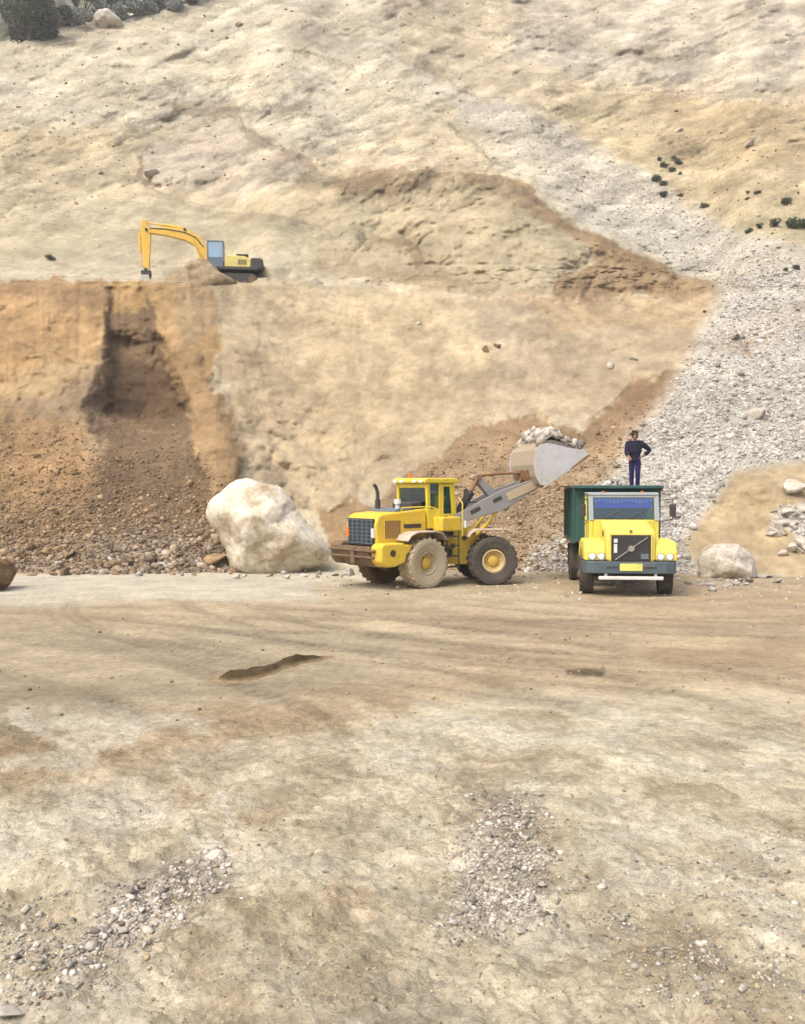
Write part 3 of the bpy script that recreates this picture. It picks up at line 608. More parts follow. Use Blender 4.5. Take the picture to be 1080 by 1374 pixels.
# --- platform, steps, tool box
b = MB(RR); b.box(-.86, -.08, -1.16, -.70, 1.66, 2.10); b.build('tool_box', M['yellow'], ld, .05)
b = MB(RR); b.box(-.86, -.08, .70, 1.16, 1.66, 2.10); b.build('tool_box', M['yellow'], ld, .05)
b = MB(RR)
for z in (.55, .88, 1.2, 1.48): b.box(-.62, -.18, -1.14, -.92, z, z + .035)
b.tube([(-.64, -1.12, .5), (-.64, -1.12, 1.66)], .022); b.tube([(-.16, -1.12, .5), (-.16, -1.12, 1.66)], .022)
b.build('ladder', M['dark'], ld)
b = MB(RR); b.tube([(-.02, -1.14, 1.5), (-.02, -1.14, 2.5), (-.06, -1.0, 2.7)], .02); b.build('handrail', M['cabyellow'], ld)
b = MB(RR); b.tube([(-1.15, -1.25, 1.7), (-1.15, -1.25, 2.35), (-1.4, -1.2, 2.42), (-2.3, -.98, 2.4), (-2.3, -.9, 2.2)], .018)
b.build('handrail', M['cabyellow'], ld)
b = MB(RR); b.box(-1.12, .06, -.68, .68, 1.45, 1.74); b.box(-1.0, -.1, -.5, .5, 1.1, 1.45); b.cyl((-.5, -.66, 1.0), (-.1, -.66, 1.0), .14); b.build('cab_floor', M['dark'], ld, .02)
# --- cab
x0, x1, yy = -1.08, .16, .72
b = MB(RR)
for s in (-1, 1):
    b.prism([(x0 + .02, 1.74), (x0 - .03, 3.12), (x0 + .10, 3.12), (x0 + .16, 1.74)], *sorted((s * yy, s * (yy - .09))))
    b.prism([(x1 - .02, 2.15), (x1 - .12, 3.12), (x1 - .24, 3.12), (x1 - .15, 2.15)], *sorted((s * yy, s * (yy - .09))))
    b.prism([(-.50, 1.74), (-.50, 3.12), (-.60, 3.12), (-.60, 1.74)], *sorted((s * yy, s * (yy - .07))))
    b.prism([(x0 + .16, 1.74), (-.60, 1.74), (-.60, 2.34), (x0 + .13, 2.34)], *sorted((s * (yy - .01), s * (yy - .06))))
b.box(x0 - .02, x1 - .10, -yy + .092, yy - .092, 2.98, 3.118)
b.box(x0 + .005, x0 + .13, -yy + .092, yy - .092, 1.745, 2.36)
cabo = b.build('cab', M['cabyellow'], ld, .018)
b = MB(RR); b.prism([(x0 - .14, 3.122), (x0 - .16, 3.22), (x0 - .05, 3.28), (x1 - .08, 3.28), (x1 + .06, 3.22), (x1 + .06, 3.122)], -yy - .06, yy + .06); b.build('roof', M['cabyellow'], cabo, .035)
b = MB(RR); b.box(x0 + .03, x0 + .045, -yy + .11, yy - .11, 2.37, 2.97); b.build('rear_window', M['glass'], cabo)
for s in (-1, 1):
    b = MB(RR); b.box(x0 + .13, -.60, s * (yy - .03) - .006, s * (yy - .03) + .006, 2.36, 3.10); b.build('side_window', M['glass'], cabo)
    dr = MB(RR)
    ys = sorted((s * (yy - .005), s * (yy - .055)))
    dr.prism([(-.495, 1.76), (-.41, 1.76), (-.41, 3.10), (-.495, 3.10)], *ys); dr.prism([(-.41, 1.76), (x1 - .16, 1.76), (x1 - .155, 2.18), (-.41, 2.18)], *ys)
    dr.prism([(-.41, 3.02), (-.41, 3.10), (x1 - .245, 3.10), (x1 - .238, 3.02)], *ys); dr.prism([(x1 - .22, 2.18), (x1 - .155, 2.18), (x1 - .238, 3.02), (x1 - .30, 3.02)], *ys)
    do = dr.build('door', M['cabyellow'], cabo, .008)
    g = MB(RR); g.prism([(-.41, 2.18), (x1 - .22, 2.18), (x1 - .30, 3.02), (-.41, 3.02)], *sorted((s * (yy - .025), s * (yy - .035)))); g.build('door_window', M['glass'], do)
    g = MB(RR); g.box(-.38, -.28, *sorted((s * yy, s * (yy + .025))), 2.08, 2.12); g.build('handle', M['dark'], do)
b = MB(RR); b.prism([(x1 - .05, 2.15), (x1 - .15, 2.98), (x1 - .165, 2.98), (x1 - .065, 2.15)], -yy + .1, yy - .1); b.build('windscreen', M['glass'], cabo)
b = MB(RR); b.prism([(x1 - .13, 1.74), (x1 - .02, 1.74), (x1 - .04, 2.14), (x1 - .13, 2.14)], -yy + .1, yy - .1); b.build('front_panel', M['cabyellow'], cabo, .02)
b = MB(RR); b.prism([(-.92, 1.76), (-.92, 2.1), (-.98, 2.75), (-.86, 2.78), (-.78, 2.2), (-.42, 2.2), (-.42, 2.05), (-.6, 1.76)], -.26, .26); b.build('operator_seat', M['seat'], cabo, .04)
b = MB(RR); b.lathe([(.17, -.012), (.19, -.012), (.19, .012), (.17, .012)], (0, 0, 0), 20)
for i, p in enumerate(b.v):
    v = Vector(p); v = RR.inverted() @ v; v = Matrix.Rotation(R(65), 4, 'X') @ v; b.v[i] = tuple(RR @ (v + Vector((-.2, 0, 2.35))))
b.tube([(-.2, 0, 2.35), (-.05, 0, 1.76)], .03); b.build('steering_wheel', M['dark'], cabo)
b = MB(RR); b.prism([(-1.62, 2.30), (-1.58, 2.52), (-1.15, 2.56), (-1.12, 2.34)], -.55, .35); b.build('air_intake', M['dark'], ld, .03)
b = MB(RR); b.prism([(-2.25, 2.27), (-2.22, 2.34), (-1.62, 2.38), (-1.62, 2.31)], -.62, .62); b.build('hood_rail', M['bar'], ld, .01)
b = MB(RR); b.tube([(-2.1, .42, 2.25), (-2.1, .42, 2.82), (-2.16, .42, 3.0), (-2.24, .42, 3.08)], .055, 12); b.cyl((-2.1, .42, 2.25), (-2.1, .42, 2.62), .085); b.build('exhaust_pipe', M['dark'], ld)
b = MB(RR); b.cyl((-1.95, -.35, 2.3), (-1.95, -.35, 2.52), .07); b.cyl((-1.95, -.35, 2.5), (-1.95, -.35, 2.64), .11, .10); b.build('precleaner', M['white'], ld)
for s in (-1, 1):
    b = MB(RR); b.tube([(x1 - .1, s * .7, 3.02), (x1 + .12, s * .98, 3.0), (x1 + .12, s * .98, 2.9)], .014); st = b.build('mirror_arm', M['dark'], ld)
    b = MB(RR); b.box(x1 + .09, x1 + .14, s * .98 - .09, s * .98 + .09, 2.60, 2.95); b.build('mirror', M['dark'], st, .02)
    for y in (.3, .6):
        b = MB(RR); b.box(x0 - .2, x0 - .14, s * y - .07, s * y + .07, 3.14, 3.22); b.build('work_lamp', M['lamp'], cabo, .01)
b = MB(RR); b.cyl((-.9, .3, 3.28), (-.9, .3, 3.42), .06); b.build('beacon', M['orange'], cabo)
# --- front frame
b = MB(RF)
for s in (-1, 1):
    b.prism([(.10, .62), (.06, 1.2), (.14, 1.95), (.30, 2.18), (.62, 2.16), (.86, 1.75), (1.35, 1.28), (2.0, 1.05), (2.0, .70), (1.1, .58)], *sorted((s * .44, s * .56)))
b.box(.12, .7, -.44, .44, .65, .9); b.box(.15, .35, -.44, .44, 1.3, 1.8); b.box(1.1, 1.95, -.44, .44, .6, 1.0); b.box(1.25, 1.75, -.75, .75, .58, .92)
ff = b.build('front_frame', M['yellow'], ld, .02)
for x, z in ((.42, 2.0), (.30, 1.62), (.72, 1.42), (.36, 1.18)):
    b = MB(RF); b.cyl((x, -.60, z), (x, -.555, z), .075, n=14); b.build('pivot_pin', M['dark'], ff)
for s in (-1, 1):
    b = MB(RF); pts = [(.72, 1.50), (.80, 1.62), (1.0, 1.72), (1.85, 1.72), (2.15, 1.60)]
    y0, y1 = sorted((s * .70, s * 1.28)); b.prism(pts + [(x, z - .035) for x, z in reversed(pts)], y0, y1); b.box(.95, 1.05, *sorted((s * .45, s * .72)), 1.55, 1.66)
    b.build('mudguard', M['fender'] if 'fender' in M else M['white'], ld, .01)
    b = MB(RF); b.box(.62, .70, *sorted((s * .68, s * .96)), 1.75, 1.98); b.box(.60, .66, *sorted((s * .62, s * .7)), 1.6, 1.9); b.build('headlight', M['lamp'], ld, .015)
# --- lift arms, z-bar linkage
for s in (-1, 1):
    b = MB(RF); y0, y1 = sorted((s * .58, s * .68))
    b.prism([(.40, 1.82), (.26, 2.0), (.40, 2.14), (1.30, 2.62), (1.9, 2.92), (3.05, 3.30), (3.26, 3.28), (3.32, 3.12), (3.16, 3.02), (2.5, 2.62), (1.95, 2.28), (1.3, 2.10)], y0, y1)
    a = b.build('lift_arm', M['armgrey'], ld, .02)
    for (xa, za, la) in ((1.05, 2.28, .34), (1.75, 2.62, .30)):
        b = MB(RF); b.box(-la / 2, la / 2, *sorted((s * .681, s * .692)), -.06, .06, T((xa, 0, za)) @ Matrix.Rotation(-R(26), 4, 'Y')); b.build('arm_slot', M['dark'], a)
    b = MB(RF); b.box(-.62, .62, *sorted((s * .681, s * .70)), -.16, .10, T((2.62, 0, 2.96)) @ Matrix.Rotation(-R(24), 4, 'Y')); b.build('wear_plate', M['dustrubber'], a, .01)
    b = MB(RF); b.cyl((.9, s * .5, 1.25), (1.45, s * .5, 1.85), .075); b.cyl((1.4, s * .5, 1.8), (1.95, s * .5, 2.42), .045); b.build('lift_cylinder', M['yellow'], ld)
b = MB(RF); b.box(-.2, .2, -.57, .57, -.13, .13, T((1.85, 0, 2.58)) @ Matrix.Rotation(-R(26), 4, 'Y')); b.box(-.1, .1, -.57, .57, -.1, .1, T((2.75, 0, 2.98)) @ Matrix.Rotation(-R(26), 4, 'Y')); b.build('cross_tube', M['armgrey'], ld, .03)
b = MB(RF)
for s in (-1, 1): b.prism([(1.12, 3.28), (1.22, 3.40), (1.36, 3.34), (1.98, 2.72), (2.3, 2.38), (2.2, 2.24), (2.02, 2.28), (1.68, 2.62)], *sorted((s * .12, s * .2)))
b.build('bellcrank', M['armgrey'], ld, .02)
b = MB(RF); b.cyl((.45, -.2, 1.95), (1.02, -.2, 2.86), .13); b.build('tilt_cylinder', M['grille'], ld)
b = MB(RF); b.cyl((.95, -.2, 2.76), (1.25, -.2, 3.3), .06); b.cyl((1.25, -.24, 3.3), (1.25, .24, 3.3), .09); b.build('tilt_rod', M['rust'], ld)
b = MB(RF); b.tube([(1.3, .1, 3.36), (2.0, .1, 3.44), (2.74, .1, 3.46)], .045); b.tube([(2.22, 0, 2.32), (2.78, 0, 3.36)], .06); b.build('bucket_link', M['rust'], ld)
for s in (-1, 1):
    b = MB(RF); b.tube([(.5, s * .3, 2.1), (.8, s * .3, 2.5), (1.3, s * .35, 2.55)], .022); b.build('hose', M['dark'], ld)
# --- bucket: shell of floor, back and spill guard, two side plates, teeth
prof = [(4.62, 4.02), (3.9, 3.58), (3.12, 3.08), (2.92, 3.12), (2.80, 3.34), (2.74, 3.7), (2.80, 4.15), (3.0, 4.48), (3.32, 4.66)]
inn = [(4.60, 4.07), (3.88, 3.64), (3.14, 3.16), (2.97, 3.19), (2.86, 3.38), (2.80, 3.71), (2.86, 4.12), (3.04, 4.42), (3.33, 4.60)]
BW = 1.36
sq = lambda pts: [(3.0 + (x - 3.0) * (.90 if x > 3.0 else 1), z - (.045 * (x - 3.0) if x > 3.0 else 0)) for x, z in pts]
prof, inn = sq(prof), sq(inn)
b = MB(RF)
for i in range(len(prof) - 1): b.prism([prof[i], prof[i + 1], inn[i + 1], inn[i]], -BW, BW)
bk = b.build('bucket', M['bucketback'], ld, .0)
for s in (-1, 1):
    b = MB(RF); b.prism(sq([(4.48, 4.24), (4.58, 4.10), (4.50, 3.94), (3.9, 3.54), (3.12, 3.04), (2.90, 3.08), (2.76, 3.34), (2.70, 3.7), (2.75, 4.10), (2.86, 4.26), (3.1, 4.36), (3.5, 4.32), (3.9, 4.25), (4.3, 4.22)]), *sorted((s * BW, s * (BW + .04)))); b.build('side_plate', M['bucket'], bk, .008)
    b = MB(RF); b.prism(sq([(4.68, 4.10), (4.5, 3.92), (3.95, 3.56), (3.98, 3.64), (4.5, 4.02)]), *sorted((s * (BW + .042), s * (BW + .07)))); b.build('side_cutter', M['rust'], bk)
    for y in (.14, .62):
        b = MB(RF); b.prism([(2.74, 3.56), (2.62, 3.50), (2.66, 3.30), (2.92, 3.06), (3.18, 2.98), (3.30, 3.06), (3.12, 3.1), (2.86, 3.2)], *sorted((s * y - .03, s * y + .03))); b.build('bracket', M['rust'], bk)
for i in range(7):
    y = -1.2 + i * .4; b = MB(RF); b.prism(sq([(4.55, 3.99), (4.60, 4.08), (4.74, 4.12)]), y - .06, y + .06); b.build('tooth', M['bucket'], bk)
# heaped load of broken stone
def rock_shape(seed, sub=1, cuts=7):
    bm = bmesh.new(); bmesh.ops.create_icosphere(bm, subdivisions=sub, radius=1)
    rg = np.random.default_rng(seed); P = np.array([v.co[:] for v in bm.verts]); fs = np.array([[v.index for v in f.verts] for f in bm.faces]); bm.free()
    for _ in range(cuts):
        n = rg.normal(size=3); n /= np.linalg.norm(n); d = rg.uniform(.32, .68); t = P @ n; P = P - np.maximum(t - d, 0)[:, None] * n
    P *= rg.uniform(.8, 1.6, 3); return P, fs
def scatter_mesh(name, pts, sizes, mat, sub=1, nshape=8, flat=0.8, seed=0, sink=0.25, parent=None):
    rg = np.random.default_rng(seed); shp = [rock_shape(900 + seed + i, sub) for i in range(nshape)]
    VV, FF, TT, o = [], [], [], 0
    which = rg.integers(0, nshape, len(pts))
    for w in range(nshape):
        ii = np.where(which == w)[0]
        if not len(ii): continue
        P, fs = shp[w]; n, m = len(ii), len(P)
        q = rg.normal(size=(n, 4)); q /= np.linalg.norm(q, axis=1)[:, None]; a, b_, c, d_ = q.T
        Rm = np.stack([1 - 2 * (c * c + d_ * d_), 2 * (b_ * c - a * d_), 2 * (b_ * d_ + a * c), 2 * (b_ * c + a * d_), 1 - 2 * (b_ * b_ + d_ * d_), 2 * (c * d_ - a * b_), 2 * (b_ * d_ - a * c), 2 * (c * d_ + a * b_), 1 - 2 * (b_ * b_ + c * c)], 1).reshape(n, 3, 3)
        V = np.einsum('nij,mj->nmi', Rm, P) * sizes[ii][:, None, None]; V[..., 2] *= flat
        V = V + pts[ii][:, None, :]; V[..., 2] += (0.5 - sink) * sizes[ii][:, None] * flat
        VV.append(V.reshape(-1, 3)); FF.append((fs[None] + (np.arange(n) * m)[:, None, None]).reshape(-1, 3) + o); TT.append(np.repeat(rg.random(n), m)); o += n * m
    ob = mesh_from_arrays(name, np.concatenate(VV), np.concatenate(FF), mat, {'tint': np.concatenate(TT)}, smooth=False)
    if parent: ob.parent = parent
    return ob
M['scree'] = rock_material('scree_stone', lin(222, 216, 207, .70), lin(192, 183, 170, .66), lin(236, 232, 225, .74), 1.5, 0.40)
M['load'] = rock_material('grey_tan_load', lin(212, 204, 190, .68), lin(166, 152, 132, .62), lin(230, 224, 212, .72), 1.5, .4)
M['clod'] = rock_material('brown_clod', lin(180, 152, 116, KALB), lin(138, 112, 82, KALB), lin(202, 182, 154, KALB), 1.5, 0.4)
M['pebble'] = rock_material('grey_pebble', lin(206, 198, 184, .7), lin(164, 154, 138, .66), lin(228, 222, 210, .74), 4.0, 0.45)
rg = np.random.default_rng(5); n = 800
uu, vv = rg.random(n), rg.uniform(-1.3, 1.3, n)
lx = 2.95 + 1.28 * uu; top = np.interp(uu, [0, .15, .4, .7, 1], [4.34, 4.60, 4.54, 4.36, 4.12]) + .10 * np.cos(vv * 1.1) + rg.normal(0, .04, n)
lp = np.array([(RF @ Vector((a, b_, c)))[:] for a, b_, c in zip(lx, vv, top)]) + np.array([LX, LY, 0])
ll = scatter_mesh('stone_load', lp, np.clip(rg.lognormal(math.log(.065), .6, n), .03, .24), M['load'], 1, 6, 1.0, 3)
fill = MB(RF @ Matrix.Identity(4)); fill.m = T((LX, LY, 0)) @ RF
fill.prism([(4.15, 3.92), (3.88, 3.70), (3.14, 3.20), (2.9, 3.3), (2.84, 3.71), (2.9, 4.12), (3.06, 4.44), (3.4, 4.44), (3.9, 4.26)], -1.33, 1.33)
fo = fill.build('load_core', M['load']); fo.parent = ll; tag(ll, 'heap of pale broken stone carried in the raised loader bucket', 'stone load')
# ================================================================== dump truck
TX, TY = 6.17, 25.15
tk = empty('dump_truck', (TX, TY, 0), math.atan2(-1, -0.10))
tag(tk, 'yellow bonneted dump truck with dark green tipper body facing forward', 'dump truck')
I4 = Matrix.Identity(4)
for s in (-1, 1):
    wheel(tk, T((-1.10, s * 1.08, .53)) @ Matrix.Rotation(R(-4), 4, 'Z'), .54, .38, .29, M['rubber'], M['rubber'], M['rubber'], s, lugs=26, dish=-.02)
    for y in (.78, 1.12):
        wheel(tk, T((-5.0, s * y, .53)), .54, .28, .29, M['rubber'], M['rubber'], M['rubber'], s, lugs=26, dish=.06)
b = MB()
for s in (-1, 1): b.box(-6.6, -.35, s * .42 - .05, s * .42 + .05, .78, 1.06)
for x in (-1.1, -2.6, -4.2, -5.8): b.box(x - .06, x + .06, -.37, .37, .80, 1.0)
b.cyl((-1.1, -.9, .53), (-1.1, .9, .53), .07); b.cyl((-5.0, -.7, .53), (-5.0, .7, .53), .10); b.lathe([(.01, -.2), (.22, -.16), (.22, .16), (.01, .2)], (-5.0, 0, .53), 16)
b.build('chassis', M['dark'], tk, .01)
b = MB(); b.cyl((-2.6, 1.0, .72), (-3.6, 1.0, .72), .28, n=20); b.build('fuel_tank', M['dark'], tk, .02)
b = MB(); b.box(-3.5, -2.7, -1.15, -.65, .5, .95); b.build('battery_box', M['dark'], tk, .03)
# bumper with swept ends, towing slots, white guard bar, number plate
b = MB(); b.plan([(-.36, -1.27), (-.06, -1.20), (.04, -.95), (.05, -.45), (.05, .45), (.04, .95), (-.06, 1.20), (-.36, 1.27), (-.36, 1.14), (-.14, 1.08), (-.08, .9), (-.08, -.9), (-.14, -1.08), (-.36, -1.14)], .66, .985)
bm_ = b.build('bumper', M['bumper'], tk, .02)
for s in (-1, 1):
    b = MB(); b.box(.046, .056, *sorted((s * .34, s * .66)), .80, .85); b.build('bumper_slot', M['dark'], bm_)
b = MB(); b.box(.054, .068, -.30, .30, .735, .935); pl = b.build('number_plate', M['plate'], bm_, .006)
b = MB(); b.box(-.04, .05, -.86, .86, .49, .585); b.box(-.06, -.0, -.7, -.62, .55, .7); b.box(-.06, -.0, .62, .7, .55, .7); b.build('guard_bar', M['white'], tk, .02)
# hood
b = MB(); pr = [(-.02, .99), (-.05, 1.60), (-.10, 1.76), (-.22, 1.84), (-1.5, 2.06), (-1.5, 1.2), (-.6, .99)]
b.prism(pr, -.66, .66); hd = b.build('hood', M['truckyellow'], tk, .06)
b = MB(); b.box(-.05, .02, -.525, .525, 1.0, 1.70); gr = b.build('grille', M['dark'], tk, .015)
b = MB()
for i in range(11): z = 1.05 + i * .06; b.box(.018, .028, -.50, .50, z - .008, z + .008)
b.build('grille_slats', M['grille'], gr)
b = MB(); bl = math.atan2(.62, .86)
b.box(-.53, .53, -.022, .022, -.012, .012, T((.040, 0, 1.34)) @ Matrix.Rotation(R(90), 4, 'Z') @ Matrix.Rotation(-bl, 4, 'Y'))
b.build('diagonal_bar', M['chrome'], gr)
b = MB(); b.cyl((.03, 0, 1.34), (.065, 0, 1.34), .085, n=20); bd = b.build('round_badge', M['chrome'], gr)
b = MB(); b.box(.026, .034, -.46, -.36, 1.50, 1.60); b.box(.026, .034, -.46, -.37, 1.22, 1.46); b.build('sticker', M['white'], gr)
b = MB(); b.box(.026, .034, .26, .46, 1.06, 1.20); b.build('maker_plate', M['bar'], gr)
b = MB(); b.box(-.05, .02, -.56, -.527, .99, 1.73); b.box(-.05, .02, .527, .56, .99, 1.73); b.box(-.05, .02, -.56, .56, 1.702, 1.735); b.build('grille_surround', M['truckyellow'], gr, .01)
b = MB(); b.cyl((-.06, 0, 1.80), (-.03, 0, 1.80), .045, n=12); b.build('hood_emblem', M['rust'], hd)
for s in (-1, 1):     # front fenders with arched wheel opening
    b = MB(); out = [(-.04, 1.0), (-.05, 1.24), (-.12, 1.42), (-.30, 1.52), (-1.2, 1.56), (-1.62, 1.46), (-1.78, 1.15), (-1.78, 1.0), (-1.72, 1.0)]
    arch = [(-1.10 + .64 * math.cos(t), .62 + .64 * math.sin(t)) for t in np.linspace(math.pi * .80, math.pi * .20, 10)]
    y0, y1 = sorted((s * .66, s * 1.24)); b.prism(out + arch + [(-.52, 1.0)], y0, y1); fd = b.build('fender', M['truckyellow'], tk, .05)
    for y in (.79, 1.03):
        b = MB(); b.cyl((-.06, s * y, 1.115), (-.015, s * y, 1.115), .105, n=20); hl = b.build('headlight', M['chrome'], tk)
        b = MB(); b.cyl((-.02, s * y, 1.115), (.0, s * y, 1.115), .088, .07, n=20); b.build('lens', M['lamp'], hl)
    b = MB(); b.box(-.9, -.6, *sorted((s * .655, s * .672)), 1.62, 1.78); b.build('hood_vent', M['dark'], hd)
# cab
b = MB()
yw = .98
for s in (-1, 1):
    b.prism([(-1.42, 2.04), (-1.60, 2.78), (-1.72, 2.78), (-1.55, 2.04)], *sorted((s * yw, s * (yw - .12))))
    b.prism([(-2.62, 1.2), (-2.66, 2.78), (-2.78, 2.78), (-2.78, 1.2)], *sorted((s * yw, s * (yw - .12))))
    b.prism([(-1.50, 1.2), (-1.42, 2.04), (-1.55, 2.04), (-1.62, 1.2)], *sorted((s * yw, s * (yw - .12))))
b.box(-2.78, -2.70, -.86, .86, 1.2, 2.78); b.prism([(-1.502, 1.3), (-1.43, 2.07), (-1.52, 2.07), (-1.57, 1.3)], -.86, .86)
b.prism([(-1.58, 2.70), (-1.60, 2.78), (-2.70, 2.78), (-2.70, 2.72)], -.86, .86); b.box(-2.70, -1.55, -.86, .86, 1.2, 1.28)
cb = b.build('cab', M['truckyellow'], tk, .02)
b = MB(); b.prism([(-1.54, 2.782), (-1.58, 2.82), (-1.75, 2.85), (-2.7, 2.85), (-2.82, 2.82), (-2.82, 2.782)], -1.0, 1.0); b.build('roof', M['frame'], cb, .02)
b = MB(); b.prism([(-1.46, 2.09), (-1.585, 2.70), (-1.60, 2.70), (-1.475, 2.09)], -.855, .855); ws = b.build('windscreen', M['screen'], cb)
b = MB()
for s in (-1, 1): b.prism([(-1.40, 2.05), (-1.585, 2.79), (-1.60, 2.79), (-1.418, 2.05)], *sorted((s * .992, s * .858)))
b.prism([(-1.567, 2.705), (-1.585, 2.79), (-1.598, 2.79), (-1.58, 2.705)], -.855, .855); b.build('windscreen_frame', M['frame'], cb, .008)
b = MB(); b.prism([(-1.585, 2.40), (-1.625, 2.695), (-1.645, 2.695), (-1.605, 2.40)], -.80, .80); cur = b.build('velvet_curtain', M['blue'], cb)
b = MB()
for i in range(16):
    y = -.78 + i * .104; b.prism([(-1.590, 2.56 + .03 * math.sin(i * .9)), (-1.606, 2.69), (-1.614, 2.69), (-1.598, 2.56 + .03 * math.sin(i * .9))], y - .04, y + .04)
b.build('curtain_fringe', M['violet'], cur)
b = MB(); b.tube([(-1.40, -.55, 2.11), (-1.50, .05, 2.40)], .012, 6); b.tube([(-1.40, .15, 2.11), (-1.50, .72, 2.40)], .012, 6); b.build('wiper', M['dark'], cb)
for s in (-1, 1):
    b = MB(); ys = sorted((s * (yw - .01), s * (yw - .06)))
    b.prism([(-1.63, 1.24), (-1.56, 2.02), (-2.60, 2.02), (-2.61, 1.24)], *ys); b.prism([(-1.56, 2.02), (-1.73, 2.74), (-1.78, 2.74), (-1.62, 2.02)], *ys); b.prism([(-2.55, 2.02), (-2.60, 2.74), (-2.64, 2.74), (-2.60, 2.02)], *ys)
    do = b.build('door', M['truckyellow'], cb, .01)
    b = MB(); b.prism([(-1.62, 2.02), (-1.78, 2.74), (-2.60, 2.74), (-2.55, 2.02)], *sorted((s * (yw - .03), s * (yw - .038)))); b.build('door_window', M['screen'], do)
    b = MB(); b.box(-2.5, -2.36, *sorted((s * yw, s * (yw + .02))), 1.9, 1.94); b.build('handle', M['dark'], do)
    ym = s * (1.36 if s > 0 else 1.16)
    b = MB(); b.tube([(-1.6, s * .98, 2.62), (-1.45, ym, 2.66), (-1.45, ym, 2.1), (-1.55, s * .98, 1.98)], .014, 8); ar = b.build('mirror_arm', M['dark'], tk)
    b = MB(); b.box(-1.48, -1.42, ym - .09, ym + .09, 2.16, 2.52); b.build('mirror', M['dark'], ar, .025)
b = MB()
for y in (-.45, .45): b.prism([(-2.6, 1.3), (-2.6, 1.7), (-2.66, 2.4), (-2.52, 2.42), (-2.44, 1.8), (-2.0, 1.76), (-2.0, 1.3)], y - .27, y + .27)
b.build('cab_seat', M['seat'], cb, .05)
b = MB(); b.box(-2.69, -2.66, -.84, .84, 1.3, 2.70); b.build('cab_lining', M['lining'], cb)
b = MB(); b.box(-1.9, -1.6, -.84, .84, 1.6, 2.0); b.build('dashboard', M['seat'], cb, .05)
b = MB(); b.lathe([(.21, -.015), (.24, -.015), (.24, .015), (.21, .015)], (0, 0, 0), 24)
b.v = [tuple(Matrix.Translation((-1.98, .45, 2.06)) @ (Matrix.Rotation(R(70), 4, 'Y') @ (Matrix.Rotation(R(90), 4, 'X') @ Vector(p)))) for p in b.v]; b.build('steering_wheel', M['dark'], cb)
for y in (-.55, .55):
    b = MB(); b.cyl((-1.72, y, 2.85), (-1.72, y, 2.89), .04); b.build('roof_lamp', M['orange'], cb)
# tipper body: headboard, ribbed sides, tailgate, top rail
BX0, BX1, BWd, BZ0, BZ1 = -6.95, -2.98, 1.24, 1.34, 3.02
b = MB()
b.box(BX0, BX1, -BWd + .05, BWd - .05, BZ0, BZ0 + .08)
for x in np.linspace(BX0 + .4, BX1 - .4, 7): b.box(x - .05, x + .05, -1.0, 1.0, BZ0 - .16, BZ0 - .001)
for s in (-1, 1): b.box(BX0, BX1, s * .42 - .06, s * .42 + .06, 1.065, BZ0 - .161)
body = b.build('tipper_floor', M['green'], tk)
b = MB(); b.box(BX1, BX1 + .06, -BWd, BWd, BZ0, BZ1)
for y in (-1.0, -.5, 0, .5, 1.0): b.box(BX1 + .061, BX1 + .12, y - .05, y + .05, BZ0, BZ1 - .02)
b.prism([(BX1 + .06, BZ1 - .12), (BX1 + .42, BZ1 - .05), (BX1 + .42, BZ1 + .03), (BX1 - .05, BZ1 + .04), (BX1 - .05, BZ1 + .002), (BX1 + .06, BZ1 - .02)], -BWd - .06, BWd + .06)
b.build('headboard', M['green'], tk, .012)
for s in (-1, 1):
    b = MB(); b.box(BX0, BX1 - .002, *sorted((s * BWd, s * (BWd - .05))), BZ0, BZ1 - .05)
    for x in np.linspace(BX0 + .06, BX1 - .12, 6): b.box(x - .05, x + .05, *sorted((s * (BWd + .001), s * (BWd + .06))), BZ0, BZ1 - .06)
    b.box(BX0, BX1 - .06, *sorted((s * (BWd + .07), s * (BWd - .06))), BZ1 - .05, BZ1 + .03); b.box(BX0, BX1, *sorted((s * (BWd + .001), s * (BWd + .05))), BZ0 - .06, BZ0 + .06)
    b.build('side_panel', M['green'], tk, .01)
    b = MB(); pts = [(-5.75, 1.02), (-5.6, 1.18), (-4.4, 1.18), (-4.25, 1.02)]; b.prism(pts + [(x, z - .03) for x, z in reversed(pts)], *sorted((s * .62, s * 1.26))); b.box(-5.78, -5.76, *sorted((s * .64, s * 1.25)), .45, 1.0); b.build('mudguard', M['dark'], tk)
b = MB(); b.box(BX0 - .06, BX0, -BWd, BWd, BZ0, BZ1 - .12); b.build('tailgate', M['green'], tk, .01)
b = MB(); b.cyl((-3.2, 0, 1.0), (-3.3, 0, 1.33), .12); b.build('tipping_ram', M['chrome'], tk)
TM = T((TX, TY, 0)) @ Matrix.Rotation(math.atan2(-1, -0.10), 4, 'Z')
n = 900; rx, ry = rg.uniform(BX0 + .1, BX1 - .1, n), rg.uniform(-1.15, 1.15, n)
rz = 2.62 + .50 * np.exp(-(((rx + 4.2) / 1.3) ** 2 + ((ry - .05) / .75) ** 2)) + .22 * np.exp(-(((rx + 3.2) / .5) ** 2 + ((ry + .15) / .45) ** 2)) + rg.normal(0, .03, n)
lp = np.array([(TM @ Vector(p))[:] for p in zip(rx, ry, rz)])
tl = scatter_mesh('gravel_load', lp, rg.uniform(.05, .15, n), M['scree'], 1, 6, 1.0, 4)
nx, ny = 28, 20; gx, gy = np.meshgrid(np.linspace(BX0 + .02, BX1 - .02, nx), np.linspace(-1.17, 1.17, ny))
gz_ = 2.60 + .50 * np.exp(-(((gx + 4.2) / 1.3) ** 2 + ((gy - .05) / .75) ** 2)) + .22 * np.exp(-(((gx + 3.2) / .5) ** 2 + ((gy + .15) / .45) ** 2))
lp = np.array([(TM @ Vector(p))[:] for p in zip(gx.ravel(), gy.ravel(), gz_.ravel())])
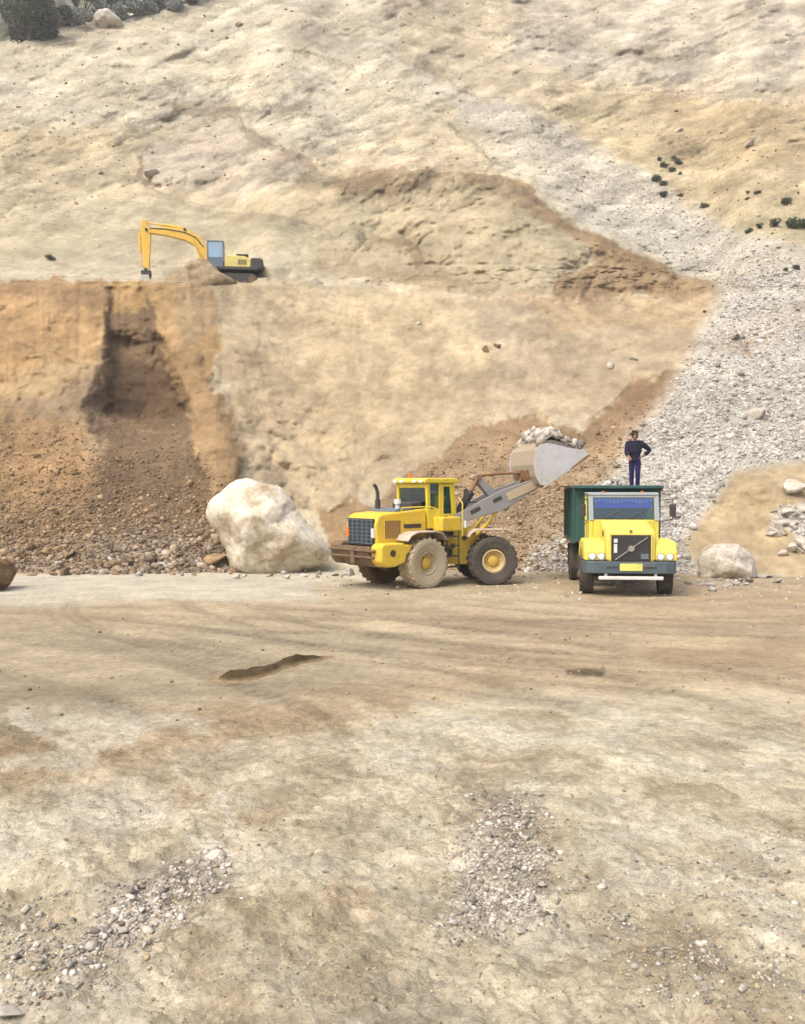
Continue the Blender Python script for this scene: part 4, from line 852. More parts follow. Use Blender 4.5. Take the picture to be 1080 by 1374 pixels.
lo = mesh_from_arrays('load_surface', lp, grid_faces(ny, nx), M['scree'], {'tint': np.full(nx * ny, .4)}); lo.parent = tl
tag(tl, 'pale gravel heaped in the green tipper body under the standing man', 'gravel load')
# ================================================================== excavator
EX, EY, EZ = at(308.0, 366.5, 57.0)
ex = empty('excavator', (float(EX), float(EY), float(EZ) - .95), R(180 + 6))
tag(ex, 'yellow crawler excavator with blue cab reaching over the terrace rim', 'excavator')
for s in (-1, 1):
    b = MB(); pr = [(-1.75, .30), (-1.62, .08), (-1.35, 0), (1.35, 0), (1.62, .08), (1.75, .30), (1.70, .52), (1.5, .66), (-1.5, .66), (-1.70, .52)]
    b.prism(pr, *sorted((s * .78, s * 1.28)))
    for x in np.linspace(-1.4, 1.4, 15):
        for z in (-.025, .66): b.box(x - .06, x + .06, *sorted((s * .77, s * 1.29)), z, z + .025)
    tr = b.build('track', M['dark'], ex, .02)
    b = MB()
    for x in (-1.42, 1.42): b.cyl((x, s * 1.285, .33), (x, s * 1.31, .33), .22, n=18)
    for x in np.linspace(-1.0, 1.0, 6): b.cyl((x, s * 1.285, .16), (x, s * 1.305, .16), .11, n=12)
    b.build('roller', M['mudshadebrown'], tr)
b = MB(); b.box(-.9, .9, -.78, .78, .35, .72); b.cyl((0, 0, .72), (0, 0, .92), .55, n=24); b.build('undercarriage', M['dark'], ex, .02)
b = MB(); b.box(-1.75, 1.25, -1.22, 1.22, .90, 1.06); b.build('swing_deck', M['dark'], ex, .02)
b = MB(); b.prism([(-1.35, 1.062), (-1.35, 1.58), (-.95, 1.72), (.12, 1.76), (.20, 1.062)], .32, 1.2); b.prism([(-1.35, 1.062), (-1.35, 1.62), (.55, 1.62), (.9, 1.3), (.95, 1.062)], -1.2, -.32); b.prism([(-1.35, 1.062), (-1.35, 1.72), (-.1, 1.78), (-.05, 1.062)], -.318, .318)
eh = b.build('engine_house', M['excpale'], ex, .05)
b = MB()
for i in range(6): b.box(-1.1 + i * .09, -1.05 + i * .09, 1.2, 1.212, 1.2, 1.5)
b.build('side_vent', M['dark'], eh)
b = MB(); b.prism([(-1.95, .95), (-2.08, 1.15), (-2.08, 1.52), (-1.95, 1.64), (-1.36, 1.64), (-1.36, .95)], -1.2, 1.2); b.build('counterweight', M['bumper2'] if 'bumper2' in M else M['dark'], ex, .08)
b = MB(); b.box(-1.2, -.5, .5, 1.1, 1.76, 1.86); b.cyl((-.6, -.6, 1.6), (-.6, -.6, 2.05), .06); b.build('exhaust_stack', M['dark'], ex, .02)
b = MB()          # cab on its left side, towards the camera
for x in (.28, 1.18):
    for y in (.36, 1.16): b.box(x - .04, x + .04, y - .04, y + .04, 1.06, 2.50)
b.box(.24, 1.22, .32, 1.20, 2.50, 2.60); b.box(.24, 1.22, .32, 1.20, 1.062, 1.16)
ec = b.build('cab', M['bar'], ex, .02)
b = MB(); b.box(.32, 1.14, 1.165, 1.175, 1.62, 2.50); b.box(.32, 1.14, .345, .355, 1.16, 2.50); b.box(1.19, 1.20, .40, 1.12, 1.16, 2.50); b.box(.26, .27, .40, 1.12, 1.5, 2.50); b.build('cab_glass', M['cabglass'], ec)
b = MB(); b.box(.32, 1.14, 1.15, 1.19, 1.16, 1.60); b.build('door', M['bar'], ec, .01)
b = MB(); b.prism([(.4, 1.16), (.38, 2.2), (.5, 2.2), (.58, 1.6), (.9, 1.56), (.9, 1.16)], .55, 1.0); b.build('operator_seat', M['seat'], ec, .03)
YB = .12
b = MB()
spine = [((1.05, 1.22), .17), ((1.45, 2.05), .26), ((1.85, 2.75), .33), ((2.5, 3.12), .33), ((3.6, 3.30), .26), ((4.75, 3.34), .16)]
up_, dn_ = [], []
for i, ((x, z), w) in enumerate(spine):
    a = spine[max(i - 1, 0)][0]; c = spine[min(i + 1, len(spine) - 1)][0]; dx, dz = c[0] - a[0], c[1] - a[1]; L = math.hypot(dx, dz); up_.append((x - dz / L * w, z + dx / L * w)); dn_.append((x + dz / L * w, z - dx / L * w))
b.prism(up_ + dn_[::-1], YB - .2, YB + .2); b.build('boom', M['excyellow'], ex, .03)
for s in (-1, 1):
    b = MB(); b.cyl((1.45, YB + s * .3, 1.15), (1.75, YB + s * .3, 1.95), .085); b.cyl((1.7, YB + s * .3, 1.8), (2.15, YB + s * .3, 2.85), .05); b.build('boom_cylinder', M['excyellow'], ex)
b = MB(); b.cyl((2.7, YB, 3.55), (3.9, YB, 3.72), .085); b.cyl((3.8, YB, 3.70), (4.95, YB, 3.80), .05); b.build('arm_cylinder', M['excyellow'], ex)
b = MB(); b.prism([(4.88, 3.98), (5.12, 3.94), (5.22, 3.3), (5.12, 2.2), (4.98, .95), (4.74, .92), (4.66, 2.1), (4.62, 3.25)], YB - .16, YB + .16); b.build('arm', M['excyellow'], ex, .03)
b = MB(); b.cyl((5.28, YB, 3.2), (5.24, YB, 2.1), .08); b.cyl((5.24, YB, 2.2), (5.16, YB, 1.15), .045); b.build('bucket_cylinder', M['excyellow'], ex)
for (px_, pz_) in ((4.86, 3.36), (4.92, 1.0), (1.08, 1.25), (2.6, 3.42)):
    b = MB(); b.cyl((px_, YB - .22, pz_), (px_, YB + .24, pz_), .09, n=14); b.build('pivot_pin', M['dark'], ex)
b = MB(); b.tube([(1.5, YB + .21, 2.4), (1.95, YB + .21, 2.95), (2.6, YB + .21, 3.25), (3.7, YB + .21, 3.42), (4.7, YB + .21, 3.45)], .03, 8); b.build('hose', M['dark'], ex)
b = MB(); b.box(4.62, 5.2, YB - .2, YB + .2, .62, .95); b.build('quick_coupler', M['dark'], ex, .03)
b = MB(); b.prism([(5.16, .62), (5.20, .1), (5.05, -.35), (4.72, -.48), (4.55, -.30), (4.62, -.25), (4.76, -.36), (4.98, -.25), (5.10, .1), (5.04, .55), (4.70, .62)], YB - .42, YB + .42)
bk = b.build('bucket', M['bucket'], ex)
for s in (-1, 1):
    b = MB(); b.prism([(5.16, .62), (5.20, .1), (5.05, -.35), (4.72, -.48), (4.55, -.30), (4.70, .62)], *sorted((YB + s * .421, YB + s * .45))); b.build('side_plate', M['bucket'], bk)
for i in range(4):
    y = YB - .36 + i * .24; b = MB(); b.prism([(4.60, -.34), (4.66, -.26), (4.44, -.18)], y - .05, y + .05); b.build('tooth', M['bucket'], bk)
# ================================================================== rocks
M['boulder'] = rock_material('limestone_boulder', lin(236, 226, 204, .78), lin(196, 174, 138, .68), lin(244, 238, 224, .8), 0.7, 0)
M['boulder2'] = rock_material('pale_boulder', lin(224, 216, 200, .75), lin(192, 176, 150, .7), lin(236, 230, 220, .78), 1.2, 0)
def boulder(name, outline, D, thick, mat, seed, planes=()):
    """solid rock whose silhouette seen from the front follows outline (photo pixels), at depth D, thick metres deep"""
    O = np.array(outline, float); ox, _, oz = at(O[:, 0], O[:, 1], np.full(len(O), D)); cx, cz = (ox.min() + ox.max()) / 2, (oz.min() + oz.max()) / 2
    ang = np.arctan2(oz - cz, ox - cx); rad = np.hypot(ox - cx, oz - cz); o = np.argsort(ang); ang, rad = ang[o], rad[o]
    bm = bmesh.new(); bmesh.ops.create_icosphere(bm, subdivisions=5, radius=1); P = np.array([v.co[:] for v in bm.verts]); fs = np.array([[v.index for v in f.verts] for f in bm.faces]); bm.free()
    rg = np.random.default_rng(seed)
    Q = P.copy()
    for n, d in planes:
        n = np.array(n, float); n /= np.linalg.norm(n); t = Q @ n; Q = Q - np.maximum(t - d, 0)[:, None] * n
    for _ in range(9):
        n = rg.normal(size=3); n[1] -= .5; n /= np.linalg.norm(n); d = rg.uniform(.60, .86); t = Q @ n; Q = Q - np.maximum(t - d, 0)[:, None] * n
    ratio = np.linalg.norm(Q, axis=1); ratio = 1 - (1 - ratio) * np.clip(.18 + 2.6 * np.abs(P[:, 1]), 0, 1)
    th = np.arctan2(P[:, 2], P[:, 0]); rr = np.interp(th, np.r_[ang - 2 * np.pi, ang, ang + 2 * np.pi], np.r_[rad, rad, rad])
    k1 = 1 / np.maximum(np.hypot(P[:, 0], P[:, 2]), 1e-6); rho = np.hypot(P[:, 0], P[:, 2]) ** .75
    V = np.c_[rr * rho * P[:, 0] * k1 * ratio, P[:, 1] * thick / 2 * ratio, rr * rho * P[:, 2] * k1 * ratio]
    V += (0.07 * fbm(V[:, 0] * .8, V[:, 1] * .8 + seed, V[:, 2] * 1.1, 3, seed, .5, True) + 0.05 * fbm(V[:, 0] * 2.2, V[:, 1] * 2.2, V[:, 2] * 3, 4, seed + 9, .6) + .018 * fbm(V[:, 0] * 9, V[:, 1] * 9, V[:, 2] * 9, 2, seed + 19))[:, None] * P
    V += (0.06 * fbm(V[:, 0] * 1.6 + .7 * V[:, 2], V[:, 1] * 1.2, V[:, 2] * 2.4 - .8 * V[:, 0], 4, seed + 39, .6, True))[:, None] * P
    ob = mesh_from_arrays(name, V, fs, mat, {'tint': np.full(len(V), .5)}, smooth=False); ob.location = (float(cx), D, float(cz)); return ob
bo = boulder('boulder', [(275, 688), (284, 672), (300, 660), (318, 644), (332, 641), (352, 646), (378, 656), (390, 668), (396, 684), (414, 700), (424, 714), (440, 728), (450, 742), (440, 756), (410, 764), (370, 772), (330, 772), (308, 764), (304, 742), (290, 716)], 33.0, 4.4, M['boulder'], 12, [((-.35, -.75, .55), .52), ((.45, -.85, .15), .50), ((-.1, -.8, -.55), .46), ((-.75, -.55, -.3), .62), ((.75, -.5, .45), .66), ((.5, -.6, -.6), .60), ((.1, -.5, .85), .70)])
tag(bo, 'huge pale limestone boulder lying behind the yellow wheel loader', 'boulder')
bo = boulder('boulder', [(934, 768), (936, 750), (950, 738), (970, 732), (992, 734), (1006, 746), (1014, 762), (1018, 780), (1004, 788), (975, 786), (950, 780), (936, 778)], 31.0, 2.4, M['boulder2'], 33, [((-.3, -.8, .5), .55), ((.5, -.8, .2), .52), ((0, -.75, -.6), .55), ((-.7, -.6, -.1), .6)])
tag(bo, 'rounded white boulder on the ground beside the dump truck', 'boulder')
bo = boulder('boulder', [(-34, 800), (-34, 752), (-10, 748), (8, 756), (17, 766), (14, 778), (0, 792)], 27.2, 1.6, rock_material('brown_boulder', lin(150, 118, 80, KALB), lin(104, 78, 52, KALB), lin(176, 150, 112, KALB), 2.0, 0), 51)
tag(bo, 'brown rock cut off by the left edge of the photo', 'boulder')
bo = boulder('soil_mound', [(214, 384), (228, 372), (246, 362), (262, 351), (276, 348), (286, 356), (296, 368), (318, 380), (300, 392), (240, 396)], 53.6, 3.0, rock_material('grey_brown_spoil', lin(184, 164, 130, KALB), lin(142, 122, 92, KALB), lin(206, 190, 158, KALB), 1.6, 0), 61)
tag(bo, 'grey brown heap of dug soil in front of the excavator tracks', 'soil heap')
# rocks one could pick up one by one
RS = []
for i in range(8):
    P, fs = rock_shape(400 + i, 3, 12); P = P + (0.07 * fbm(P[:, 0] * 2, P[:, 1] * 2, P[:, 2] * 2 + i, 3, 500 + i))[:, None] * P
    RS.append((P, fs))
def rock_mesh(i, mat):
    key = f'rock_mesh_{i}_{mat.name}'
    if key in bpy.data.meshes: return bpy.data.meshes[key]
    o = mesh_from_arrays(key, RS[i][0], RS[i][1], mat, {'tint': np.full(len(RS[i][0]), .3 + .06 * i)}, smooth=False); me = o.data; me.name = key; bpy.data.objects.remove(o); return me
def lone_rock(p, size, mat, label, cat='rock', group=None, name='rock', sink=.3, i=None):
    i = random.randrange(8) if i is None else i
    o = bpy.data.objects.new(name, rock_mesh(i, mat)); COL.objects.link(o)
    s = size / 2; o.scale = (s * random.uniform(.9, 1.25), s * random.uniform(.8, 1.1), s * random.uniform(.6, .85)); o.rotation_euler = (random.uniform(-.4, .4), random.uniform(-.4, .4), random.uniform(0, 6.28))
    o.location = (float(p[0]), float(p[1]), float(p[2]) + s * (.62 - sink)); return tag(o, label, cat, group)
def on_floor(px, py):
    D_ = ground_D(py); x, y, z = at(px, py, D_); return float(x), float(y), float(ground_height(np.array([x]), np.array([y]))[0])
# rubble along the foot of the left slope
for q in range(78):
    px = random.uniform(-20, 300); py = random.choice([random.uniform(757, 772)] * 3 + [random.uniform(742, 757)])
    if py > 764: p = on_floor(px, py + 1)
    else: p = on_hill(px, py)
    lone_rock(p, random.uniform(.14, .42) * (1.0 if py > 757 else .7), random.choice([M['clod'], M['clod'], M['scree']]), 'small rubble rock in the row along the foot of the left brown slope', group='rubble rocks along the foot of the left slope', name='rubble_rock')
for px, py, s, m, lab in ((291, 752, .75, M['clod'], 'dark brown block leaning at the lower left of the huge boulder'), (190, 765, .72, M['clod'], 'long reddish slab in the rubble row at the foot of the brown slope'),
                          (94, 748, .55, M['clod'], 'dark clod above the rubble row at the foot of the brown slope')):
    lone_rock(on_hill(px, py) if py < 764 else on_floor(px, py), s, m, lab, name='rubble_rock')
for q in range(34):
    px = random.uniform(300, 470); py = random.uniform(762, 776); lone_rock(on_floor(px, py), random.uniform(.10, .42), random.choice([M['scree'], M['scree'], M['clod']]), 'pale stone broken off at the foot of the huge boulder', group='stones at the foot of the huge boulder', name='stone')
for q in range(26):
    px = random.gauss(985, 32); py = random.uniform(772, 794); lone_rock(on_floor(px, py), random.uniform(.08, .30), M['scree'], 'whitish stone lying round the white boulder by the truck', group='stones round the white boulder', name='stone')
for q in range(20):
    px = random.uniform(1030, 1085); py = random.uniform(680, 745); lone_rock(on_hill(px, py), random.uniform(.2, .65), M['boulder2'], 'pale stone in the small fall of rocks right of the white boulder', group='small rock fall by the right edge', name='stone')
for px, py, s, lab in ((652, 472, .55, 'dark cracked rock sticking out of the smooth slope above the loader'), (820, 493, .8, 'single pale rock on the smooth slope above the raised bucket'), (667, 466, .4, 'pale rock beside the dark rock on the smooth slope'), (847, 482, .5, 'small pale rock on the slope near the scree edge'),
                       (562, 435, .45, 'small rock high on the smooth slope under the terrace edge'), (1014, 560, .8, 'dark larger rock lying on the grey scree fan'), (984, 456, .5, 'dark stone high on the grey scree fan'), (1062, 660, .9, 'flat pale rock at the top of the right rock fall'), (912, 176, .9, 'white rock on the greenish slope above the bushes'), (1010, 186, .7, 'white stone at right on the greenish upper slope'),
                       (1006, 196, .8, 'tan stone just below the white stone on the upper slope'), (320, 35, 1.0, 'dark rock at the top of the pale slope'), (204, 236, 1.1, 'white crumbling block at the corner of the pinkish outcrop'), (160, 66, .8, 'small dark rock on the whitish upper left slope')):
    lone_rock(on_hill(px, py), s, (M['pebble'] if 'scree' in lab else M['clod']) if 'dark' in lab else M['boulder2'], lab)
# loose stone nobody could count: scree fan, talus, gravel
def cells(px0, px1, py0, py1, n, maskfn):
    out = []
    while len(out) < n:
        px, py = rng.uniform(px0, px1, 20000), rng.uniform(py0, py1, 20000)
        i, j = np.clip(np.searchsorted(pys, py), 0, len(pys) - 1), np.clip(np.searchsorted(pxs, px), 0, len(pxs) - 1)
        k_ = rng.random(20000) < maskfn(i, j); out += list(zip(px[k_], py[k_]))
    return np.array(out[:n])
pts = cells(600, 1180, 385, 795, 15000, lambda i, j: scree[i, j] * (0.45 + 0.55 * np.clip(patS[i, j], 0, 1))) if False else cells(600, 1180, 385, 795, 38000, lambda i, j: scree[i, j] ** 2)
x, y, z = on_hill(pts[:, 0], pts[:, 1])
sz = np.clip(rng.lognormal(math.log(.026), .6, len(x)), .012, .24)
o = scatter_mesh('scree', np.c_[x, y, z], sz, M['scree'], 1, 10, .8, 71); tag(o, 'grey white scree of broken stone running down the right slope', 'scree', kind='stuff')
pts = cells(560, 1180, 130, 385, 4200, lambda i, j: scree[i, j] ** 2 * np.interp(pxs[j], [600, 820, 1080], [.12, .3, 1])); x, y, z = on_hill(pts[:, 0], pts[:, 1])
o = scatter_mesh('upper_scree', np.c_[x, y, z], np.clip(rng.lognormal(math.log(.045), .5, len(x)), .02, .26), M['scree'], 1, 6, .8, 72); tag(o, 'thin pale gravel stream running down from the upper slope', 'scree', kind='stuff')
tal = poly_mask(PX, PY, [(-600, 590), (120, 560), (240, 560), (320, 690), (330, 800), (-600, 800)], 14)
pts = cells(-60, 330, 545, 775, 15000, lambda i, j: tal[i, j] * np.interp(pys[i], [550, 650, 740, 775], [.12, .35, 1, 1])); x, y, z = on_hill(pts[:, 0], pts[:, 1])
sz = np.clip(rng.lognormal(math.log(.03), .55, len(x)), .014, .17) * np.interp(pts[:, 1], [550, 700, 775], [.7, 1.0, 1.6])
o = scatter_mesh('talus_rubble', np.c_[x, y, z], sz, M['clod'], 1, 8, .85, 73); k_ = pts[:, 1] + rng.normal(0, 16, len(pts)) > np.interp(pts[:, 0], [0, 110, 160, 300], [752, 745, 706, 712]); bpy.data.objects.remove(o); o = scatter_mesh('talus_rubble', np.c_[x, y, z][~k_], sz[~k_], M['clod'], 1, 8, .85, 73); o2 = scatter_mesh('talus_rubble', np.c_[x, y, z][k_], sz[k_], rock_material('grey_brown_clod', lin(178, 160, 136, KALB), lin(134, 114, 92, KALB), lin(206, 192, 172, KALB), 1.5, .4), 1, 8, .85, 77); tag(o2, 'grey brown rubble gathered along the lower edge of the left slope', 'rubble', kind='stuff'); tag(o, 'brown clods and rubble over the left slope under the excavator', 'rubble', kind='stuff')
cutm = poly_mask(PX, PY, [(560, 640), (640, 590), (720, 575), (800, 580), (880, 520), (850, 640), (720, 795), (560, 790)], 14)
pts = cells(540, 900, 520, 790, 8000, lambda i, j: cutm[i, j] * np.interp(pys[i], [520, 620, 700, 780], [.1, .4, 1, 1])); x, y, z = on_hill(pts[:, 0], pts[:, 1])
o = scatter_mesh('spoil_rubble', np.c_[x, y, z], np.clip(rng.lognormal(math.log(.03), .5, len(x)), .014, .16), rock_material('tan_clod', lin(196, 168, 130, KALB), lin(150, 118, 80, KALB), lin(214, 196, 166, KALB), 1.5, .4), 1, 8, .85, 74); tag(o, 'tan clods spilled over the cut bank behind loader and truck', 'rubble', kind='stuff')
upm = poly_mask(PX, PY, [(-100, 60), (300, -40), (1200, -60), (1200, 380), (980, 370), (700, 230), (420, 200), (-100, 360)], 20)
pts = cells(-60, 1150, -30, 385, 2600, lambda i, j: upm[i, j] * .8); x, y, z = on_hill(pts[:, 0], pts[:, 1])
o = scatter_mesh('slope_stones', np.c_[x, y, z], np.clip(rng.lognormal(math.log(.07), .5, len(x)), .03, .4), rock_material('slope_stone', lin(214, 200, 172, KALB), lin(160, 140, 106, KALB), lin(228, 220, 200, KALB), 1.0, .35), 1, 8, .7, 75); tag(o, 'scattered stones over the pale upper slopes', 'stones', kind='stuff')
# foreground gravel
def fl(poly, n, base, seed, name, label, mat, sd=.55):
    P_ = np.array(poly, float); out = []
    while len(out) < n:
        px = rng.uniform(P_[:, 0].min() - 40, P_[:, 0].max() + 40, 6000); py = rng.uniform(P_[:, 1].min() - 25, P_[:, 1].max() + 25, 6000)
        m = poly_mask(px + 30 * fbm(px / 30, py / 20, seed, 3, seed), py + 16 * fbm(px / 30, py / 20, seed + 5, 3, seed), poly, 48); k_ = rng.random(6000) < m ** 2.2; out += list(zip(px[k_], py[k_]))
    A = np.array(out[:n]); D_ = ground_D(A[:, 1]); x, y, z = at(A[:, 0], A[:, 1], D_); z = ground_height(x, y)
    o = scatter_mesh(name, np.c_[x, y, z], np.clip(rng.lognormal(math.log(base), sd, n), base * .35, base * 4.5), mat, 1, 10, .75, seed, .3); tag(o, label, 'gravel', kind='stuff'); return o
fl([(640, 1075), (720, 1065), (745, 1150), (735, 1240), (610, 1250), (600, 1190)], 2800, .0095, 81, 'gravel', 'grey gravel strewn in a broad strip right of the foreground centre', M['pebble'])
fl([(90, 1290), (150, 1205), (290, 1155), (310, 1185), (240, 1235), (120, 1300)], 1800, .0105, 82, 'gravel', 'grey gravel strewn in a slanting strip at the lower left', M['pebble'])
fl([(-30, 1240), (80, 1200), (120, 1320), (-30, 1374)], 700, .010, 83, 'gravel', 'sparse stones at the lower left corner of the ground', M['pebble'])
fl([(760, 1180), (1090, 1080), (1090, 1374), (850, 1374)], 1500, .008, 84, 'gravel', 'sparse stones over the lower right of the ground', M['pebble'])
fl([(-30, 960), (1110, 960), (1110, 1390), (-30, 1390)], 7000, .005, 85, 'gravel', 'fine crumbs of earth and stone all over the foreground', rock_material('tan_crumb', lin(206, 186, 150, KALB), lin(160, 136, 98, KALB), lin(226, 210, 180, KALB), 4, .35), .6)
fl([(-30, 800), (1110, 800), (1110, 960), (-30, 960)], 1100, .011, 86, 'gravel', 'thin scatter of crumbs over the driven quarry floor', rock_material('floor_crumb', lin(196, 170, 130, KALB), lin(150, 124, 88, KALB), lin(216, 198, 164, KALB), 4, .35))
fl([(440, 760), (1060, 782), (1060, 792), (440, 778)], 800, .028, 87, 'gravel', 'stones fallen along the foot of the cut bank and scree', M['scree'], .5)
for px, py, s, lab in ((290, 1166, .035, 'small white stone at the upper end of the lower left gravel strip'), (207, 1210, .05, 'white stone in the middle of the lower left gravel strip'), (235, 1210, .055, 'largest white stone in the lower left gravel strip'), (168, 1250, .07, 'grey green slab at the lower end of the lower left gravel strip'), (14, 1358, .10, 'pale flat stone in the bottom left corner'), (725, 1182, .05, 'white stone at the right side of the central gravel strip'), (700, 1246, .05, 'white stone at the foot of the central gravel strip'),
                       (322, 1356, .03, 'lone pale stone near the bottom edge left of centre'), (996, 1342, .05, 'pale rounded stone near the bottom right')):
    lone_rock(on_floor(px, py), s * 1.3, M['boulder2'], lab, 'stone', name='stone')
# low dark ridge of scraped earth on the floor
n_ = 120; t = np.linspace(0, 1, n_); ppx = 292 + 164 * t; ppy = 908 - 26 * t ** 1.3 + 3 * np.sin(t * 6)
W_ = 19; VV, CC = [], []; fc, dc = srgb(192, 168, 130, KALB), srgb(104, 88, 64, .6)
for a in range(n_):
    x0_, y0_, z0_ = on_floor(ppx[a], ppy[a]); wd = (.62 * math.sin(math.pi * min(1, t[a] * .9 + .08)) ** .6 + .03) * (1.15 - .5 * t[a])
    for c in np.linspace(-1, 1, W_):
        yy_ = y0_ + c * wd; nz = float(fbm(np.array([x0_ * 2.5]), np.array([yy_ * 2.5]), 0, 3, 600)[0])
        e = max(0, 1 - c * c) * min(1, t[a] * 8) * min(1, (1 - t[a]) * 3)
        VV.append((x0_ + c * wd * .12, yy_, float(ground_height(np.array([x0_]), np.array([yy_]))[0]) + .10 * e * (1 + nz) - .012 * (1 - e)))
        k_ = float(sstep(.12, .65, np.array(e + .9 * nz * e))); CC.append(fc * (1 - k_) + dc * k_)
o = mesh_from_arrays('soil_ridge', np.array(VV), grid_faces(n_, W_), floor.data.materials[0], {'soil': np.array(CC), 'stone': np.full(len(VV), .3)})
tag(o, 'long low ridge of dark scraped earth on the quarry floor', 'soil ridge', kind='thing')
# ================================================================== plants
def leafmat(name, a, b_, c):
    m, nt, bs = newmat(name); at_ = nd(nt, 'ShaderNodeAttribute', attribute_name='tint')
    nt.links.new(ramp(nt, at_.outputs['Fac'], [(0.0, b_), (0.5, a), (1.0, c)]), bs.inputs['Base Color']); bs.inputs['Roughness'].default_value = .7; bs.inputs['Specular IOR Level'].default_value = .2; return m
M['leaf'] = leafmat('dark_leaf', (.065, .085, .046, 1), (.038, .052, .030, 1), (.12, .145, .08, 1))  # lightened: the distant trees' haze is mixed into the leaf colour
M['greyleaf'] = leafmat('grey_green_leaf', (.30, .32, .29, 1), (.18, .20, .18, 1), (.42, .44, .40, 1))  # grey green, paled further so the colour carries the haze
M['drybush'] = leafmat('olive_leaf', (.10, .105, .05, 1), (.05, .055, .03, 1), (.17, .17, .09, 1))
M['bark'] = rock_material('bark', (.12, .09, .06, 1), (.07, .05, .035, 1), (.18, .14, .10, 1), 4, 0)
def leaf_cloud(name, blobs, n, ls, mat, seed, parent=None):
    rg_ = np.random.default_rng(seed); B = np.array(blobs, float); w = B[:, 3] ** 2; w /= w.sum(); ii = rg_.choice(len(B), n, p=w)
    q = rg_.normal(size=(n, 3)); q /= np.linalg.norm(q, axis=1)[:, None]; rr = rg_.uniform(.55, 1.05, n)[:, None]
    c = B[ii, :3] + q * rr * B[ii, 3:4] * np.array([1, 1, .8]); c += rg_.normal(0, .06, (n, 3)) * B[ii, 3:4]
    u = rg_.normal(size=(n, 3)); u /= np.linalg.norm(u, axis=1)[:, None]; v = np.cross(u, rg_.normal(size=(n, 3))); v /= np.linalg.norm(v, axis=1)[:, None]
    s = ls * rg_.uniform(.6, 1.4, n)[:, None]
    V = np.stack([c - u * s, c + v * s * .45, c + u * s, c - v * s * .45], 1).reshape(-1, 3); Fq = np.arange(4 * n).reshape(n, 4)
    o = mesh_from_arrays(name, V, Fq, mat, {'tint': np.repeat(np.clip(rg_.normal(.5, .25, n), 0, 1), 4)}, smooth=False)
    if parent: o.parent = parent
    return o
BM = []
for i in range(4):
    rg_ = np.random.default_rng(700 + i); bl = [(rg_.uniform(-.5, .5), rg_.uniform(-.4, .4), rg_.uniform(.15, .6), rg_.uniform(.28, .48)) for _ in range(6)]
    o = leaf_cloud(f'bush_leaves_{i}', bl, 900, .075, M['leaf'], 710 + i); BM.append(o.data); bpy.data.objects.remove(o)
stemb = MB(); [stemb.tube([(0, 0, -.15), (math.cos(a) * .2, math.sin(a) * .2, .25), (math.cos(a) * .4, math.sin(a) * .35, .5)], .02, 5) for a in np.linspace(0, 5.2, 6)]
so_ = stemb.build('stems', M['bark']); SM = so_.data; bpy.data.objects.remove(so_)
ODRY = [m.copy() for m in BM]; [m.materials.clear() or m.materials.append(M['drybush']) for m in ODRY]
BUSH = [(884, 214, 9, 0, 'topmost small dark bush in the upper cluster'), (892, 222, 12, 0, 'dark round bush just below the topmost small bush'), (902, 228, 11, 0, 'dark bush at the middle right of the upper cluster'), (910, 218, 12, 0, 'dark bush at the upper right of the upper cluster'), (912, 233, 7, 1, 'tiny olive bush right of the upper cluster'), (903, 211, 7, 1, 'tiny olive bush at the top of the upper cluster'),
        (880, 240, 16, 0, 'wide dark bush at the left of the upper cluster'), (890, 246, 13, 1, 'olive green bush between two dark bushes'), (890, 261, 14, 0, 'lowest bush of the upper cluster'), (911, 262, 8, 1, 'small brownish bush standing alone below the upper cluster'), (945, 276, 15, 1, 'flat brownish bush on open slope between the clusters'),
        (1016, 258, 9, 0, 'small bush above the dark hedge row'), (1003, 258, 7, 1, 'tiny pale bush left of the small bush above the row'), (1001, 267, 7, 1, 'tiny bush under the tiny pale bush'), (1055, 270, 16, 0, 'round dark bush standing above the row at the right edge'), (1004, 310, 12, 0, 'first small bush at the left end of the row'), (1018, 304, 12, 0, 'second bush from the left end of the row'), (1039, 300, 17, 0, 'round bush in the middle of the row'),
        (1059, 300, 24, 0, 'long dark bush near the right end of the row'), (1078, 301, 22, 0, 'dark bush at the right end of the row cut by the photo edge'), (1068, 359, 12, 0, 'dark bush low on the slope at the edge of the scree'), (1054, 362, 8, 1, 'small olive bush beside the low dark bush'), (944, 418, 6, 1, 'tiny olive tuft on the terrace end above the scree'), (68, 346, 14, 1, 'olive tuft on the slope left of the excavator')]
for i, (px, py, w, kind, lab) in enumerate(BUSH):
    p = on_hill(px, py + w * .22); sc = w * p[1] / F / 1.45
    r_ = empty('bush', (float(p[0]), float(p[1]), float(p[2])), random.uniform(0, 6)); r_.scale = (sc, sc, sc * .95); tag(r_, lab, 'bush', 'bushes on the greenish slope' if py < 380 and px > 500 else None)
    c = bpy.data.objects.new('foliage', (ODRY if kind else BM)[i % 4]); COL.objects.link(c); c.parent = r_
    c = bpy.data.objects.new('stems', SM); COL.objects.link(c); c.parent = r_
def tree(px, py, h, seed, mat, label, ls=.16, n=5200):
    p = on_hill(px, py); r_ = empty('tree', (float(p[0]), float(p[1]) + 1.0, float(p[2]) - .4)); tag(r_, label, 'tree', 'trees on the skyline at top left')
    rg_ = np.random.default_rng(seed); bl = []; b = MB(); b.cyl((0, 0, -.5), (.1, 0, h * .5), h * .035, h * .018, 8)
    for k_ in range(9):
        a = rg_.uniform(0, 6.28); q = rg_.uniform(.12, .36) * h; z = rg_.uniform(.22, .85) * h; c = (q * math.cos(a), q * math.sin(a), z); b.cyl((0, 0, z * .6), c, h * .014, h * .006, 6); bl.append(c + (rg_.uniform(.13, .22) * h,))
    b.build('trunk', M['bark'], r_); leaf_cloud('crown', bl, n, ls, mat, seed + 1, r_)
